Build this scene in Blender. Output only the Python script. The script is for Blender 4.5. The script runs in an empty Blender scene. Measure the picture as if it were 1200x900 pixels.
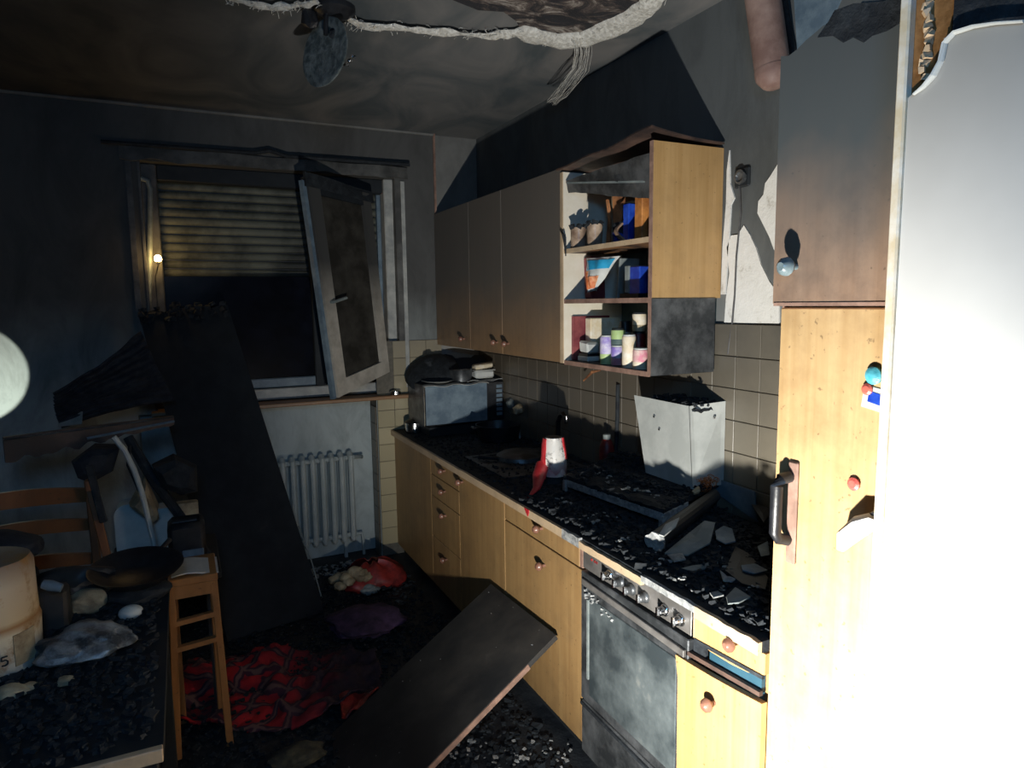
import bpy, bmesh, math, random
from mathutils import Vector, Matrix, noise
rnd = random.Random(7)
C = bpy.context.scene.collection
SC = bpy.context.scene

# ------------------------------------------------------------------ camera
EYE = Vector((0, 0, 1.69)); FPX = 795.0
RX = Vector((0.89881, 0.06277, -0.43382)); RY = Vector((-0.43817, 0.10112, -0.89319)); RZ = Vector((-0.0122, 0.99289, 0.11839))
cam = bpy.data.objects.new('camera', bpy.data.cameras.new('camera')); C.objects.link(cam)
m = Matrix((RX, RY, RZ)).to_4x4(); m.translation = EYE
cam.matrix_world = m
cam.data.sensor_width = 36; cam.data.lens = FPX / 1200 * 36; cam.data.clip_start = .02
SC.camera = cam
# ------------------------------------------------------------------ world, lights, exposure
w = bpy.data.worlds.new('night'); SC.world = w; w.use_nodes = True
w.node_tree.nodes['Background'].inputs[0].default_value = (.10, .16, .30, 1)
w.node_tree.nodes['Background'].inputs[1].default_value = .03
SC.view_settings.view_transform = 'Standard'; SC.view_settings.look = 'None'
SC.view_settings.exposure = 0.0; SC.view_settings.gamma = 1.0; SC.view_settings.use_curve_mapping = False

def lamp(name, kind, loc, energy, color, target=None, **kw):
    l = bpy.data.lights.new(name, kind); l.energy = energy; l.color = color
    for k, v in kw.items(): setattr(l, k, v)
    o = bpy.data.objects.new(name, l); C.objects.link(o); o.location = loc
    if target is not None:
        o.rotation_euler = (Vector(target) - Vector(loc)).to_track_quat('-Z', 'Y').to_euler()
    return o
# the fire crew's hand lamp, standing low in the doorway and aimed up at the units
lamp('hand_lamp', 'SPOT', (.45, .80, .62), 205, (1, .97, .90), (1.76, 1.56, 1.22), spot_size=math.radians(134), spot_blend=.7, shadow_soft_size=.022)
# weak bluish fill light added behind the camera, no seen source
lamp('fill_behind', 'AREA', (-.1, -.4, 2.15), 12, (.20, .52, 1.0), (.5, 2.8, .8), size=.4)
lamp('torch_beam_left', 'SPOT', (-1.5, 1.9, 1.5), 520, (.95, 1.0, .86), (-1.02, 4.37, 1.36), spot_size=math.radians(12), spot_blend=.05, shadow_soft_size=.01)

# ------------------------------------------------------------------ pixel -> point on a plane of the room
def ray(x, y):
    d = Vector(((x - 600), -(y - 450), -FPX))
    return Vector((RX.dot(d), RY.dot(d), RZ.dot(d)))
def onz(x, y, z): d = ray(x, y); return EYE + d * ((z - EYE.z) / d.z)
def onx(x, y, X): d = ray(x, y); return EYE + d * (X / d.x)
def ony(x, y, Y): d = ray(x, y); return EYE + d * (Y / d.y)

# ------------------------------------------------------------------ materials
class N:
    def __init__(s, name):
        s.m = bpy.data.materials.new(name); s.m.use_nodes = True; s.t = s.m.node_tree; s.b = s.t.nodes['Principled BSDF']
        s.g = s.t.nodes.new('ShaderNodeNewGeometry'); s.tc = s.t.nodes.new('ShaderNodeTexCoord')
    def n(s, k, **kw):
        o = s.t.nodes.new(k)
        for a, v in kw.items(): setattr(o, a, v)
        return o
    def l(s, a, b): s.t.links.new(a, b)
    def mapped(s, scale, obj=True):
        mp = s.n('ShaderNodeMapping'); s.l(s.tc.outputs['Object'] if obj else s.g.outputs['Position'], mp.inputs[0])
        mp.inputs['Scale'].default_value = scale; return mp.outputs[0]
    def noise(s, scale=5, detail=4, rough=.6, vec=None, dist=0):
        o = s.n('ShaderNodeTexNoise'); o.inputs['Scale'].default_value = scale; o.inputs['Detail'].default_value = detail
        o.inputs['Roughness'].default_value = rough; o.inputs['Distortion'].default_value = dist
        s.l(vec or s.g.outputs['Position'], o.inputs['Vector']); return o.outputs[0]
    def ramp(s, fac, stops):
        o = s.n('ShaderNodeValToRGB'); e = o.color_ramp.elements
        while len(e) < len(stops): e.new(.5)
        for i, (p, c) in enumerate(stops):
            e[i].position = p; e[i].color = (*c, 1) if len(c) == 3 else c
        s.l(fac, o.inputs[0]); return o.outputs[0]
    def mix(s, f, a, b, mode='MIX'):
        o = s.n('ShaderNodeMix', data_type='RGBA', blend_type=mode)
        for v, i in ((f, 0), (a, 6), (b, 7)):
            if isinstance(v, (int, float)): o.inputs[i].default_value = v
            elif isinstance(v, tuple): o.inputs[i].default_value = (*v, 1)
            else: s.l(v, o.inputs[i])
        return o.outputs[2]
    def math(s, op, a, b=0, clamp=False):
        o = s.n('ShaderNodeMath', operation=op); o.use_clamp = clamp
        for v, i in ((a, 0), (b, 1)):
            if isinstance(v, (int, float)): o.inputs[i].default_value = v
            else: s.l(v, o.inputs[i])
        return o.outputs[0]
    def axis(s, i):
        o = s.n('ShaderNodeSeparateXYZ'); s.l(s.g.outputs['Position'], o.inputs[0]); return o.outputs[i]
    def span(s, v, a, b):
        o = s.n('ShaderNodeMapRange'); s.l(v, o.inputs[0]); o.inputs[1].default_value = a; o.inputs[2].default_value = b; return o.outputs[0]
    def done(s, col, rough=.7, bump=None, bs=.3, dist=.01, metal=0, **kw):
        if isinstance(col, tuple): s.b.inputs['Base Color'].default_value = (*col, 1)
        else: s.l(col, s.b.inputs['Base Color'])
        if isinstance(rough, (int, float)): s.b.inputs['Roughness'].default_value = rough
        else: s.l(rough, s.b.inputs['Roughness'])
        s.b.inputs['Metallic'].default_value = metal
        for k, v in kw.items(): s.b.inputs[k].default_value = v
        if bump is not None:
            bn = s.n('ShaderNodeBump'); bn.inputs['Strength'].default_value = bs; bn.inputs['Distance'].default_value = dist
            s.l(bump, bn.inputs['Height']); s.l(bn.outputs[0], s.b.inputs['Normal'])
        return s.m

def spotted(name, c1, c2, rough=.7, scale=12, lo=.4, hi=.65, metal=0, bs=.3, c3=None, **kw):
    s = N(name); f = s.noise(scale, 6, .65)
    col = s.ramp(f, [(lo, c1), (hi, c2)] + ([(hi + .08, c3)] if c3 else []))
    return s.done(col, rough, f, bs, .01, metal, **kw)

def wood(name, a, b, grain=(40, 40, 1.5), soot=.25, sc=(.02, .022, .025), rough=.45, zs=None):
    s = N(name); f = s.noise(1.0, 5, .6, s.mapped(grain, False), .4)
    col = s.ramp(f, [(.3, a), (.7, b)])
    d = s.noise(6, 6, .7); col = s.mix(s.math('MULTIPLY', s.span(d, .45, .8), soot, True), col, sc)
    sp = s.noise(70, 2, .5); col = s.mix(s.math('MULTIPLY', s.span(sp, .68, .74), .5, True), col, (.05, .03, .02))
    if zs:
        wv = s.math('ADD', s.axis(2), s.math('MULTIPLY', s.math('SUBTRACT', s.noise(2.2, 4, .6), .5), zs[2]))
        col = s.mix(s.math('MULTIPLY', s.span(wv, zs[0], zs[1]), zs[3], True), col, zs[4])
    return s.done(col, rough, f, .08, .003)

M = {}
M['wood'] = wood('yellow_oak_foil', (.45, .265, .10), (.56, .35, .15))
M['wood_dim'] = wood('oak_foil_dimmed', (.31, .18, .072), (.40, .25, .105), soot=.35)  # shaded copy of the yellow oak foil, weaker light painted into it
M['wood_wall'] = wood('oak_foil_sooted', (.27, .16, .08), (.33, .20, .10), soot=.4, zs=(1.42, 1.85, .35, .88, (.105, .105, .10)))
M['wood_tall'] = wood('oak_foil_browned_streaks', (.46, .30, .14), (.56, .39, .20), soot=.45, sc=(.16, .08, .03))
M['wood_upper'] = wood('oak_foil_heat_blackened', (.28, .18, .12), (.34, .23, .16), soot=.7, sc=(.07, .05, .045), zs=(1.66, 2.02, .45, .97, (.075, .088, .092)))
M['wood_edge'] = wood('pale_edging', (.50, .36, .22), (.62, .47, .31), (3, 3, 3), soot=.45)
M['wood_chair'] = wood('pine_chair', (.20, .075, .025), (.28, .11, .04), (10, 10, 2), soot=.5)
M['wood_stool'] = wood('pine_stool', (.30, .13, .04), (.40, .18, .06), (30, 30, 3), soot=.35)
M['sill'] = wood('sill_wood', (.25, .13, .06), (.36, .2, .1), (3, 30, 30), soot=.4)
M['inside'] = spotted('cream_laminate', (.76, .69, .55), (.84, .78, .66), .6, 9, bs=.05)
M['inside_top'] = spotted('scorched_laminate', (.03, .02, .015), (.30, .14, .05), .6, 7, bs=.1)
M['back_green'] = spotted('grey_green_back_panel', (.06, .10, .10), (.13, .18, .17), .7, 6, bs=.1)
M['char'] = spotted('charred_black', (.006, .009, .013), (.02, .026, .032), .8, 25, bs=.8, c3=(.035, .04, .045))
M['char_board'] = spotted('charred_board', (.007, .011, .015), (.016, .021, .026), .7, 7, bs=.35, c3=(.026, .03, .032))
M['char_panel'] = spotted('sooty_board_face', (.018, .02, .023), (.05, .048, .045), .5, 4, bs=.25, c3=(.09, .085, .08))
M['debris'] = spotted('burnt_crumbs', (.006, .008, .011), (.022, .027, .032), .9, 30, lo=.35, hi=.65, bs=.6, c3=(.07, .075, .08))
M['pale_debris'] = spotted('pale_ash_flake', (.22, .23, .23), (.46, .46, .43), .8, 40, bs=.5)
M['grey_shard'] = spotted('grey_green_shard', (.16, .19, .19), (.26, .29, .28), .55, 14, bs=.15)
M['blue_shard'] = spotted('blue_grey_sheet', (.10, .15, .20), (.20, .27, .32), .5, 9, bs=.3)
M['copper'] = spotted('bare_copper', (.35, .12, .04), (.65, .28, .12), .45, 60, metal=.6)
M['steel'] = spotted('sooted_steel', (.05, .055, .06), (.17, .18, .19), .42, 9, metal=.55, bs=.15)
M['steel_light'] = spotted('light_sheet_steel', (.40, .42, .40), (.55, .57, .54), .5, 5, bs=.08, c3=(.35, .32, .28))
M['rim'] = spotted('ashy_steel_rim', (.22, .23, .235), (.50, .51, .50), .6, 45, metal=.2, bs=.6)
M['chrome'] = spotted('chrome', (.45, .46, .48), (.7, .72, .74), .18, 20, metal=1, bs=.1)
M['oven_glass'] = spotted('sooty_oven_glass', (.035, .045, .05), (.11, .13, .135), .35, 6, bs=.2, c3=(.2, .21, .2))
M['oven_panel'] = spotted('oven_control_panel', (.10, .095, .09), (.20, .19, .18), .45, 8, metal=.3, bs=.1)
M['knob_wood'] = spotted('brown_wooden_knob', (.16, .075, .05), (.26, .13, .09), .3, 20, bs=.05)
M['knob_grey'] = spotted('sooted_round_knob', (.10, .15, .17), (.2, .26, .28), .3, 20, bs=.1)
M['black'] = spotted('black_plastic', (.008, .009, .012), (.02, .022, .026), .4, 20, bs=.2)
M['soft_black'] = spotted('burnt_cloth_black', (.008, .011, .018), (.03, .035, .045), .9, 15, bs=.6)
M['white'] = spotted('white_plastic', (.50, .52, .50), (.64, .65, .61), .5, 8, bs=.1)
M['white_paint'] = spotted('white_window_paint', (.30, .31, .30), (.50, .50, .46), .5, 9, bs=.2)
M['radiator'] = spotted('radiator_enamel', (.42, .47, .46), (.54, .58, .56), .4, 6, bs=.08)
M['gap_blue'] = spotted('blue_lit_drawer_side', (.018, .06, .09), (.03, .085, .12), .5, 9, bs=.05)  # blue light inside the open gap, painted as the drawer side's colour
M['red'] = spotted('melted_red_plastic', (.50, .02, .03), (.72, .06, .07), .35, 14, bs=.2)
M['red_dull'] = spotted('sooted_red_plastic', (.12, .012, .012), (.34, .03, .025), .45, 14, bs=.2)
M['blue'] = spotted('blue_plastic', (.01, .04, .35), (.03, .10, .55), .3, 14, bs=.2)
M['foil'] = spotted('crumpled_foil', (.05, .06, .07), (.42, .46, .48), .35, 14, metal=.3, bs=.9)
M['beige'] = spotted('scorched_beige', (.20, .15, .09), (.50, .42, .27), .7, 10, bs=.3)
M['brown_card'] = spotted('scorched_card', (.10, .04, .02), (.55, .24, .10), .7, 7, bs=.3)
M['orange_card'] = spotted('orange_card', (.22, .07, .02), (.68, .28, .07), .6, 9, bs=.2)
M['tan_glass'] = spotted('smoked_tan_jar', (.20, .13, .09), (.58, .44, .32), .3, 12, bs=.2)
M['maroon'] = spotted('maroon_wrap', (.16, .03, .04), (.30, .08, .08), .5, 12, bs=.2)
M['purple'] = spotted('purple_label', (.28, .20, .60), (.72, .68, .78), .45, 16, bs=.05)
M['lime'] = spotted('pale_green_label', (.40, .55, .22), (.52, .65, .33), .45, 9, bs=.05)
M['cream'] = spotted('cream_label', (.72, .60, .40), (.86, .80, .68), .5, 22, bs=.05)
M['pink'] = spotted('pink_label', (.70, .25, .32), (.85, .70, .60), .5, 20, bs=.05)
M['teal'] = spotted('turquoise_magnet', (.05, .32, .42), (.12, .48, .58), .4, 30, bs=.4)
M['magnet_red'] = spotted('red_magnet', (.45, .08, .07), (.6, .14, .1), .4, 30, bs=.3)
M['fibre'] = spotted('white_fibre', (.50, .48, .43), (.80, .78, .72), .9, 60, bs=1)
M['pipe'] = spotted('rusty_pipe', (.20, .12, .10), (.36, .25, .21), .6, 7, bs=.25, c3=(.42, .33, .3))
M['core'] = spotted('scorched_door_core', (.18, .08, .02), (.46, .24, .09), .7, 9, bs=.5)
M['glass_plate'] = spotted('sooted_glass_plate', (.06, .08, .085), (.20, .23, .23), .3, 30, bs=.6)
M['rust_brown'] = spotted('scorched_brown_bar', (.03, .02, .018), (.10, .06, .045), .6, 7, bs=.4)
M['brown_edge'] = spotted('bare_board_edge', (.20, .12, .09), (.34, .21, .16), .7, 20, bs=.2)
M['cable'] = spotted('grey_cable', (.05, .05, .055), (.1, .1, .1), .6, 20)
M['print_blue'] = spotted('bright_blue_print', (.02, .30, .55), (.05, .42, .70), .35, 9, bs=.05)
M['print_orange'] = spotted('orange_food_print', (.60, .15, .05), (.85, .45, .25), .4, 35, bs=.05)
M['night'] = spotted('night_darkness', (.001, .001, .003), (.002, .002, .004), 1, 3, bs=0)
M['char_floor'] = spotted('burnt_floor_rubble', (.004, .007, .011), (.012, .018, .024), .85, 25, lo=.35, hi=.7, bs=.5, c3=(.04, .045, .05))
M['dull_rag'] = spotted('dull_yellow_rag', (.02, .022, .02), (.13, .11, .06), .9, 10, bs=.4)
M['board_black'] = spotted('deep_charred_board', (.003, .006, .010), (.009, .014, .019), .8, 9, bs=.4, c3=(.016, .02, .024))
M['sooted_paint'] = spotted('sooted_window_paint', (.05, .05, .048), (.13, .128, .12), .6, 7, bs=.2)
M['grout'] = spotted('sooty_grout', (.12, .11, .09), (.17, .155, .125), .9, 30)

def glass_mat(name, col, rough, alpha):
    s = N(name); f = s.noise(8, 5, .6)
    return s.done(s.ramp(f, [(.4, col), (.7, tuple(c * 2.2 for c in col))]), rough, None, Alpha=alpha, **{'Specular IOR Level': .03})
M['sooty_glass'] = glass_mat('sooted_window_glass', (.004, .005, .009), .25, .93)
M['sash_glass'] = glass_mat('brown_sooted_pane', (.030, .028, .024), .4, .97)

def wall_mat(name, low, high, z0, z1, amp=.35, bump=.15):
    s = N(name); z = s.math('ADD', s.axis(2), s.math('MULTIPLY', s.math('SUBTRACT', s.noise(1.6, 4, .6), .5), amp))
    col = s.mix(s.span(z, z0, z1), low, high)
    col = s.mix(s.math('MULTIPLY', s.span(s.noise(3, 6, .7, s.mapped((1.6, 1.6, .7), False), .6), .42, .70), .55), col, tuple(c * .35 for c in high))
    return s.done(col, .8, s.noise(60, 3, .6), bump, .004)
M['wall_window'] = wall_mat('sooted_plaster_window_side', (.42, .47, .46), (.085, .085, .082), .9, 1.75, .5)
M['wall_niche'] = wall_mat('niche_plaster', (.50, .56, .55), (.42, .47, .47), .9, 1.4)
M['wall_right'] = wall_mat('sooted_plaster_unit_side', (.30, .31, .30), (.10, .11, .113), 1.3, 2.0, .8)
M['wall_dark'] = wall_mat('sooted_plaster_dark', (.12, .13, .13), (.03, .032, .035), .6, 1.8)
M['wall_pier'] = wall_mat('sooted_plaster_corner', (.3, .3, .29), (.19, .19, .18), 1.3, 1.9)
s = N('sooted_ceiling_lit_streaks'); a = s.noise(1.6, 4, .55, s.mapped((1.5, .8, 1), False), 1.6)
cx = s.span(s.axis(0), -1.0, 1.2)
col = s.mix(cx, s.ramp(a, [(.35, (.02, .022, .026)), (.7, (.06, .058, .055))]), s.ramp(a, [(.35, (.075, .09, .098)), (.7, (.19, .185, .18))]))  # soot, with soft light streaks and the brighter right side painted in
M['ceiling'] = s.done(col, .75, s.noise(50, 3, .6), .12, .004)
s = N('burnt_floor'); a = s.noise(5, 6, .7)
M['floor'] = s.done(s.ramp(a, [(.4, (.006, .009, .014)), (.7, (.03, .035, .04)), (.8, (.1, .1, .1))]), .55, a, .8, .02)
s = N('chipped_plaster'); a = s.noise(14, 6, .7)
M['plaster'] = s.done(s.ramp(a, [(.30, (.45, .43, .38)), (.42, (.78, .78, .75)), (.8, (.86, .86, .84))]), .9, a, .7, .008)
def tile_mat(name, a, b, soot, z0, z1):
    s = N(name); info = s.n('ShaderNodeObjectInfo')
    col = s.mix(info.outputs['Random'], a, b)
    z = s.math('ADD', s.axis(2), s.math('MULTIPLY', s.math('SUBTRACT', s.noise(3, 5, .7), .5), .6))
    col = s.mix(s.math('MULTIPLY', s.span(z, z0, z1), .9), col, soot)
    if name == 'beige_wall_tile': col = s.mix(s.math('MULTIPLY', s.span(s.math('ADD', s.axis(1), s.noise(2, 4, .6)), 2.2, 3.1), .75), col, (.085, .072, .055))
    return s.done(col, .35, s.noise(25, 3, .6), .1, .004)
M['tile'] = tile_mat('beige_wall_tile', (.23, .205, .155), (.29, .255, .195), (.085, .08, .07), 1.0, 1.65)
M['tile_w'] = tile_mat('yellow_beige_wall_tile', (.42, .36, .22), (.50, .43, .27), (.19, .17, .14), .85, 1.6)
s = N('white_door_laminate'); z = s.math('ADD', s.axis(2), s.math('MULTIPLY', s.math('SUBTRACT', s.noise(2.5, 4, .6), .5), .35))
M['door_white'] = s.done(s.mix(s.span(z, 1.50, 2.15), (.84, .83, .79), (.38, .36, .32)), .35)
# plaid
s = N('red_plaid_cloth'); p = s.mapped((1, 1, 1), False)
wv1 = s.n('ShaderNodeTexWave', bands_direction='X'); wv2 = s.n('ShaderNodeTexWave', bands_direction='Y')
rot = s.n('ShaderNodeMapping'); rot.inputs['Rotation'].default_value = (0, 0, .6); s.l(p, rot.inputs[0])
for wv in (wv1, wv2): wv.inputs['Scale'].default_value = 2.6; wv.inputs['Distortion'].default_value = 5; wv.inputs['Detail'].default_value = 3; wv.inputs['Detail Scale'].default_value = 1.6; s.l(rot.outputs[0], wv.inputs['Vector'])
mx = s.math('MAXIMUM', wv1.outputs[1], wv2.outputs[1])
c0 = s.ramp(mx, [(.0, (.50, .012, .015)), (.74, (.40, .012, .02)), (.82, (.05, .01, .02)), (.955, (.05, .015, .03)), (.985, (.16, .08, .07))])
br = s.noise(3.2, 6, .65)
dx = s.span(s.math('ADD', s.axis(0), s.math('MULTIPLY', br, .6)), .45, .85)
c0 = s.mix(s.math('MAXIMUM', s.span(br, .5, .62), dx), c0, (.02, .010, .018))
M['plaid'] = s.done(c0, .9, s.noise(90, 3, .6), .4, .004)
s = N('warm_glow'); s.b.inputs['Emission Color'].default_value = (1, .62, .2, 1); s.b.inputs['Emission Strength'].default_value = 60; M['glow'] = s.done((1, .8, .5), .4)

# ------------------------------------------------------------------ mesh helpers
ORG = {}
class MB:
    def __init__(s): s.v = []; s.f = []; s.mi = []; s.smooth = False
    def add(s, vs, fs, mi=0):
        n = len(s.v); s.v += [Vector(v) for v in vs]; s.f += [tuple(i + n for i in f) for f in fs]; s.mi += [mi] * len(fs); return s
    def box(s, a, b, mi=0, ch=.0):
        x0, y0, z0 = a; x1, y1, z1 = b
        return s.obox((x0, y0, z0), (x1 - x0, 0, 0), (0, y1 - y0, 0), (0, 0, z1 - z0), ch, mi)
    def obox(s, o, u, v, w, ch=0.0, mi=0):
        o, u, v, w = map(Vector, (o, u, v, w))
        if u.cross(v).dot(w) < 0: u, v = v, u
        if ch <= 0:
            vs = [o, o + u, o + u + v, o + v, o + w, o + u + w, o + u + v + w, o + v + w]
            return s.add(vs, [(0, 3, 2, 1), (4, 5, 6, 7), (0, 1, 5, 4), (1, 2, 6, 5), (2, 3, 7, 6), (3, 0, 4, 7)], mi)
        bm = bmesh.new(); vs = [bm.verts.new(p) for p in [o, o + u, o + u + v, o + v, o + w, o + u + w, o + u + v + w, o + v + w]]
        for f in [(0, 3, 2, 1), (4, 5, 6, 7), (0, 1, 5, 4), (1, 2, 6, 5), (2, 3, 7, 6), (3, 0, 4, 7)]: bm.faces.new([vs[i] for i in f])
        bmesh.ops.bevel(bm, geom=bm.edges[:], offset=ch, segments=1, affect='EDGES', profile=.5)
        bm.verts.index_update(); s.add([x.co.copy() for x in bm.verts], [[x.index for x in f.verts] for f in bm.faces], mi); bm.free(); return s
    def bar(s, a, b, wx, wy, up=(0, 0, 1), ch=0, mi=0):
        a, b = Vector(a), Vector(b); d = b - a; sd = d.cross(Vector(up)).normalized(); u2 = sd.cross(d).normalized()
        return s.obox(a - sd * wx / 2 - u2 * wy / 2, d, sd * wx, u2 * wy, ch, mi)
    def tube(s, path, r, n=10, cap=True, mi=0, squash=1):
        P = [Vector(p) for p in path]; R = r if isinstance(r, (list, tuple)) else [r] * len(P); vs = []; up = Vector((.31, .17, .93))
        for i, p in enumerate(P):
            d = (P[min(i + 1, len(P) - 1)] - P[max(i - 1, 0)]).normalized()
            a = d.cross(up)
            if a.length < .05: a = d.cross(Vector((1, 0, 0)))
            a.normalize(); b = d.cross(a)
            vs += [p + (a * math.cos(t) + b * math.sin(t) * squash) * R[i] for t in [2 * math.pi * k / n for k in range(n)]]
        fs = [(i * n + k, i * n + (k + 1) % n, (i + 1) * n + (k + 1) % n, (i + 1) * n + k) for i in range(len(P) - 1) for k in range(n)]
        if cap: fs += [tuple(range(n))[::-1], tuple(range((len(P) - 1) * n, len(P) * n))]
        return s.add(vs, fs, mi)
    def lathe(s, c, prof, n=20, axis=(0, 0, 1), mi=0, jit=0, rg=None):
        c = Vector(c); ax = Vector(axis).normalized(); a = ax.cross(Vector((.3, .1, .95)) if abs(ax.z) < .9 else Vector((1, 0, 0))).normalized(); b = ax.cross(a); vs = []
        for (r, h) in prof:
            for k in range(n):
                t = 2 * math.pi * k / n; rr = r * (1 + (rg.uniform(-jit, jit) if rg else 0)); vs.append(c + ax * h + (a * math.cos(t) + b * math.sin(t)) * rr)
        m = len(prof)
        fs = [(i * n + k, i * n + (k + 1) % n, (i + 1) * n + (k + 1) % n, (i + 1) * n + k) for i in range(m - 1) for k in range(n)]
        fs += [tuple(range(n))[::-1], tuple(range((m - 1) * n, m * n))]
        return s.add(vs, fs, mi)
    def prism(s, pts, d, mi=0):
        d = Vector(d); P = [Vector(p) for p in pts]; n = len(P)
        return s.add(P + [p + d for p in P], [tuple(range(n))[::-1], tuple(range(n, 2 * n))] + [(i, (i + 1) % n, (i + 1) % n + n, i + n) for i in range(n)], mi)
    def sheet(s, fn, nu, nv, th=.004, mi=0):          # a thick sheet, fn(u, v) -> point
        P = [[Vector(fn(i / nu, j / nv)) for j in range(nv + 1)] for i in range(nu + 1)]; vs = []
        nr = []
        for i in range(nu + 1):
            for j in range(nv + 1):
                a = P[min(i + 1, nu)][j] - P[max(i - 1, 0)][j]; b = P[i][min(j + 1, nv)] - P[i][max(j - 1, 0)]
                n = a.cross(b); n = n.normalized() if n.length > 1e-9 else Vector((0, 0, 1)); vs.append(P[i][j]); nr.append(P[i][j] - n * th)
        m = len(vs); W = nv + 1; fs = []
        for i in range(nu):
            for j in range(nv):
                a, b, c, d = i * W + j, (i + 1) * W + j, (i + 1) * W + j + 1, i * W + j + 1
                fs += [(a, b, c, d), (a + m, d + m, c + m, b + m)]
        ring = [i * W for i in range(nu + 1)] + [nu * W + j for j in range(1, W)] + [i * W + nv for i in range(nu - 1, -1, -1)] + [j for j in range(nv - 1, 0, -1)]
        for k in range(len(ring)):
            a, b = ring[k], ring[(k + 1) % len(ring)]; fs.append((b, a, a + m, b + m))
        return s.add(vs + nr, fs, mi)
    def chunk(s, c, size, rg, flat=1.0, mi=0):
        c = Vector(c); q = Matrix.Rotation(rg.uniform(0, 6.3), 3, 'Z') @ Matrix.Rotation(rg.uniform(-.5, .5), 3, 'X')
        vs = []
        for z in (-1, 1):
            for x, y in ((-1, -1), (1, -1), (1, 1), (-1, 1)):
                vs.append(c + q @ Vector((x * rg.uniform(.4, 1) * size, y * rg.uniform(.25, .8) * size, z * rg.uniform(.3, .8) * size * flat)))
        return s.add(vs, [(0, 3, 2, 1), (4, 5, 6, 7), (0, 1, 5, 4), (1, 2, 6, 5), (2, 3, 7, 6), (3, 0, 4, 7)], mi)
    def rough(s, amp, scale=8, seed=0):
        for v in s.v: v += noise.noise_vector(v * scale + Vector((seed, seed * 2, 0))) * amp
        return s
    def build(s, name, mats, parent=None, smooth=False, local=False):
        if not isinstance(mats, (list, tuple)): mats = [mats]
        lo = Vector([min(v[i] for v in s.v) for i in range(3)]); hi = Vector([max(v[i] for v in s.v) for i in range(3)])
        if local: org = Vector((0, 0, 0))
        elif parent is not None: org = ORG[parent.name]
        else: org = Vector(((lo.x + hi.x) / 2, (lo.y + hi.y) / 2, lo.z))
        me = bpy.data.meshes.new(name); me.from_pydata([v - org for v in s.v], [], s.f); me.validate()
        for k in mats: me.materials.append(M[k] if isinstance(k, str) else k)
        if len(me.polygons) == len(s.mi): me.polygons.foreach_set('material_index', s.mi)
        if smooth:
            me.polygons.foreach_set('use_smooth', [True] * len(me.polygons)); me.set_sharp_from_angle(angle=math.radians(38))
        me.update()
        o = bpy.data.objects.new(name, me); C.objects.link(o); ORG[o.name] = org
        if parent is not None: o.parent = parent
        else: o.location = org
        return o
def tag(o, label, cat, group=None, kind=None):
    if label: o['label'] = label
    if cat: o['category'] = cat
    if group: o['group'] = group
    if kind: o['kind'] = kind
    return o
def empty(name, loc, label, cat, group=None):
    o = bpy.data.objects.new(name, None); C.objects.link(o); o.location = loc; o.empty_display_size = .1; ORG[o.name] = Vector(loc)
    return tag(o, label, cat, group)
def structure(name, mb, mat, parent=None, smooth=False):
    o = mb.build(name, mat, parent, smooth)
    if parent is None: o['kind'] = 'structure'
    return o

# ================================================================== ROOM
XR, YB, ZC = 1.89, 4.375, 2.80
XF, XC = 1.24, 1.56            # front planes of base and wall units
WT = .86
structure('floor', MB().box((-1.8, -1.3, -.08), (2.0, 4.7, 0)), 'floor')
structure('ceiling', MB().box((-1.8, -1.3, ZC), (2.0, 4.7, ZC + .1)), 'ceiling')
wr = structure('wall_right', MB().box((XR, -1.3, 0), (XR + .1, 4.7, ZC)), 'wall_right')
structure('wall_left', MB().box((-1.9, -1.3, 0), (-1.8, 4.7, ZC)), 'wall_dark')
structure('wall_rear', MB().box((-1.8, -1.4, 0), (2.0, -1.3, ZC)), 'wall_dark')
WX0, WX1, WZ0, WZ1 = -.16, 1.31, 1.10, 2.50     # window opening
NX0, NX1 = -.25, 1.13                            # radiator niche
b = MB()
b.box((-1.8, YB, 0), (NX0, YB + .3, 1.08)); b.box((-1.8, YB, 1.08), (WX0, YB + .3, ZC))
b.box((WX0, YB, WZ1), (WX1, YB + .3, ZC)); b.box((WX1, YB, 1.08), (1.575, YB + .3, ZC)); b.box((NX1, YB, 0), (1.575, YB + .3, 1.08))
wb = structure('wall_window', b, 'wall_window')
structure('wall_niche', MB().box((NX0, YB + .17, 0), (NX1, YB + .3, 1.07)), 'wall_niche')
structure('wall_corner', MB().box((1.575, YB + .03, 0), (XR + .02, YB + .3, ZC)), 'wall_pier')
structure('trim_1', MB().box((1.566, YB - .012, 1.46), (1.580, YB + .04, ZC)).rough(.002, 30), 'brown_edge')
structure('trim_2', MB().tube([(-1.8, YB - .004, ZC - .006), (1.57, YB - .004, ZC - .006)], .010, 6), 'wall_pier')

# tiles --------------------------------------------------------------
def tile_mesh(name, size, th, axis, mat):
    a = size - .0032; bb = MB()
    if axis == 'x': bb.obox((-th, -a / 2, -a / 2), (th, 0, 0), (0, a, 0), (0, 0, a), .0015)
    else: bb.obox((-a / 2, -th, -a / 2), (a, 0, 0), (0, th, 0), (0, 0, a), .0015)
    me = bpy.data.meshes.new(name); me.from_pydata(bb.v, [], bb.f); me.materials.append(M[mat]); return me
def put_tile(me, par, p, rg):
    o = bpy.data.objects.new('tile', me); C.objects.link(o); o.parent = par; o.location = Vector(p) - ORG[par.name]
    o.rotation_euler = (rg.uniform(-.004, .004), rg.uniform(-.004, .004), rg.uniform(-.006, .006))
structure('trim_3', MB().box((XR - .008, 1.13, WT - .02), (XR - .001, YB + .02, 1.602)), 'grout')
TS = .1225; me = tile_mesh('tile', TS, .012, 'x', 'tile'); r2 = random.Random(3)
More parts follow.
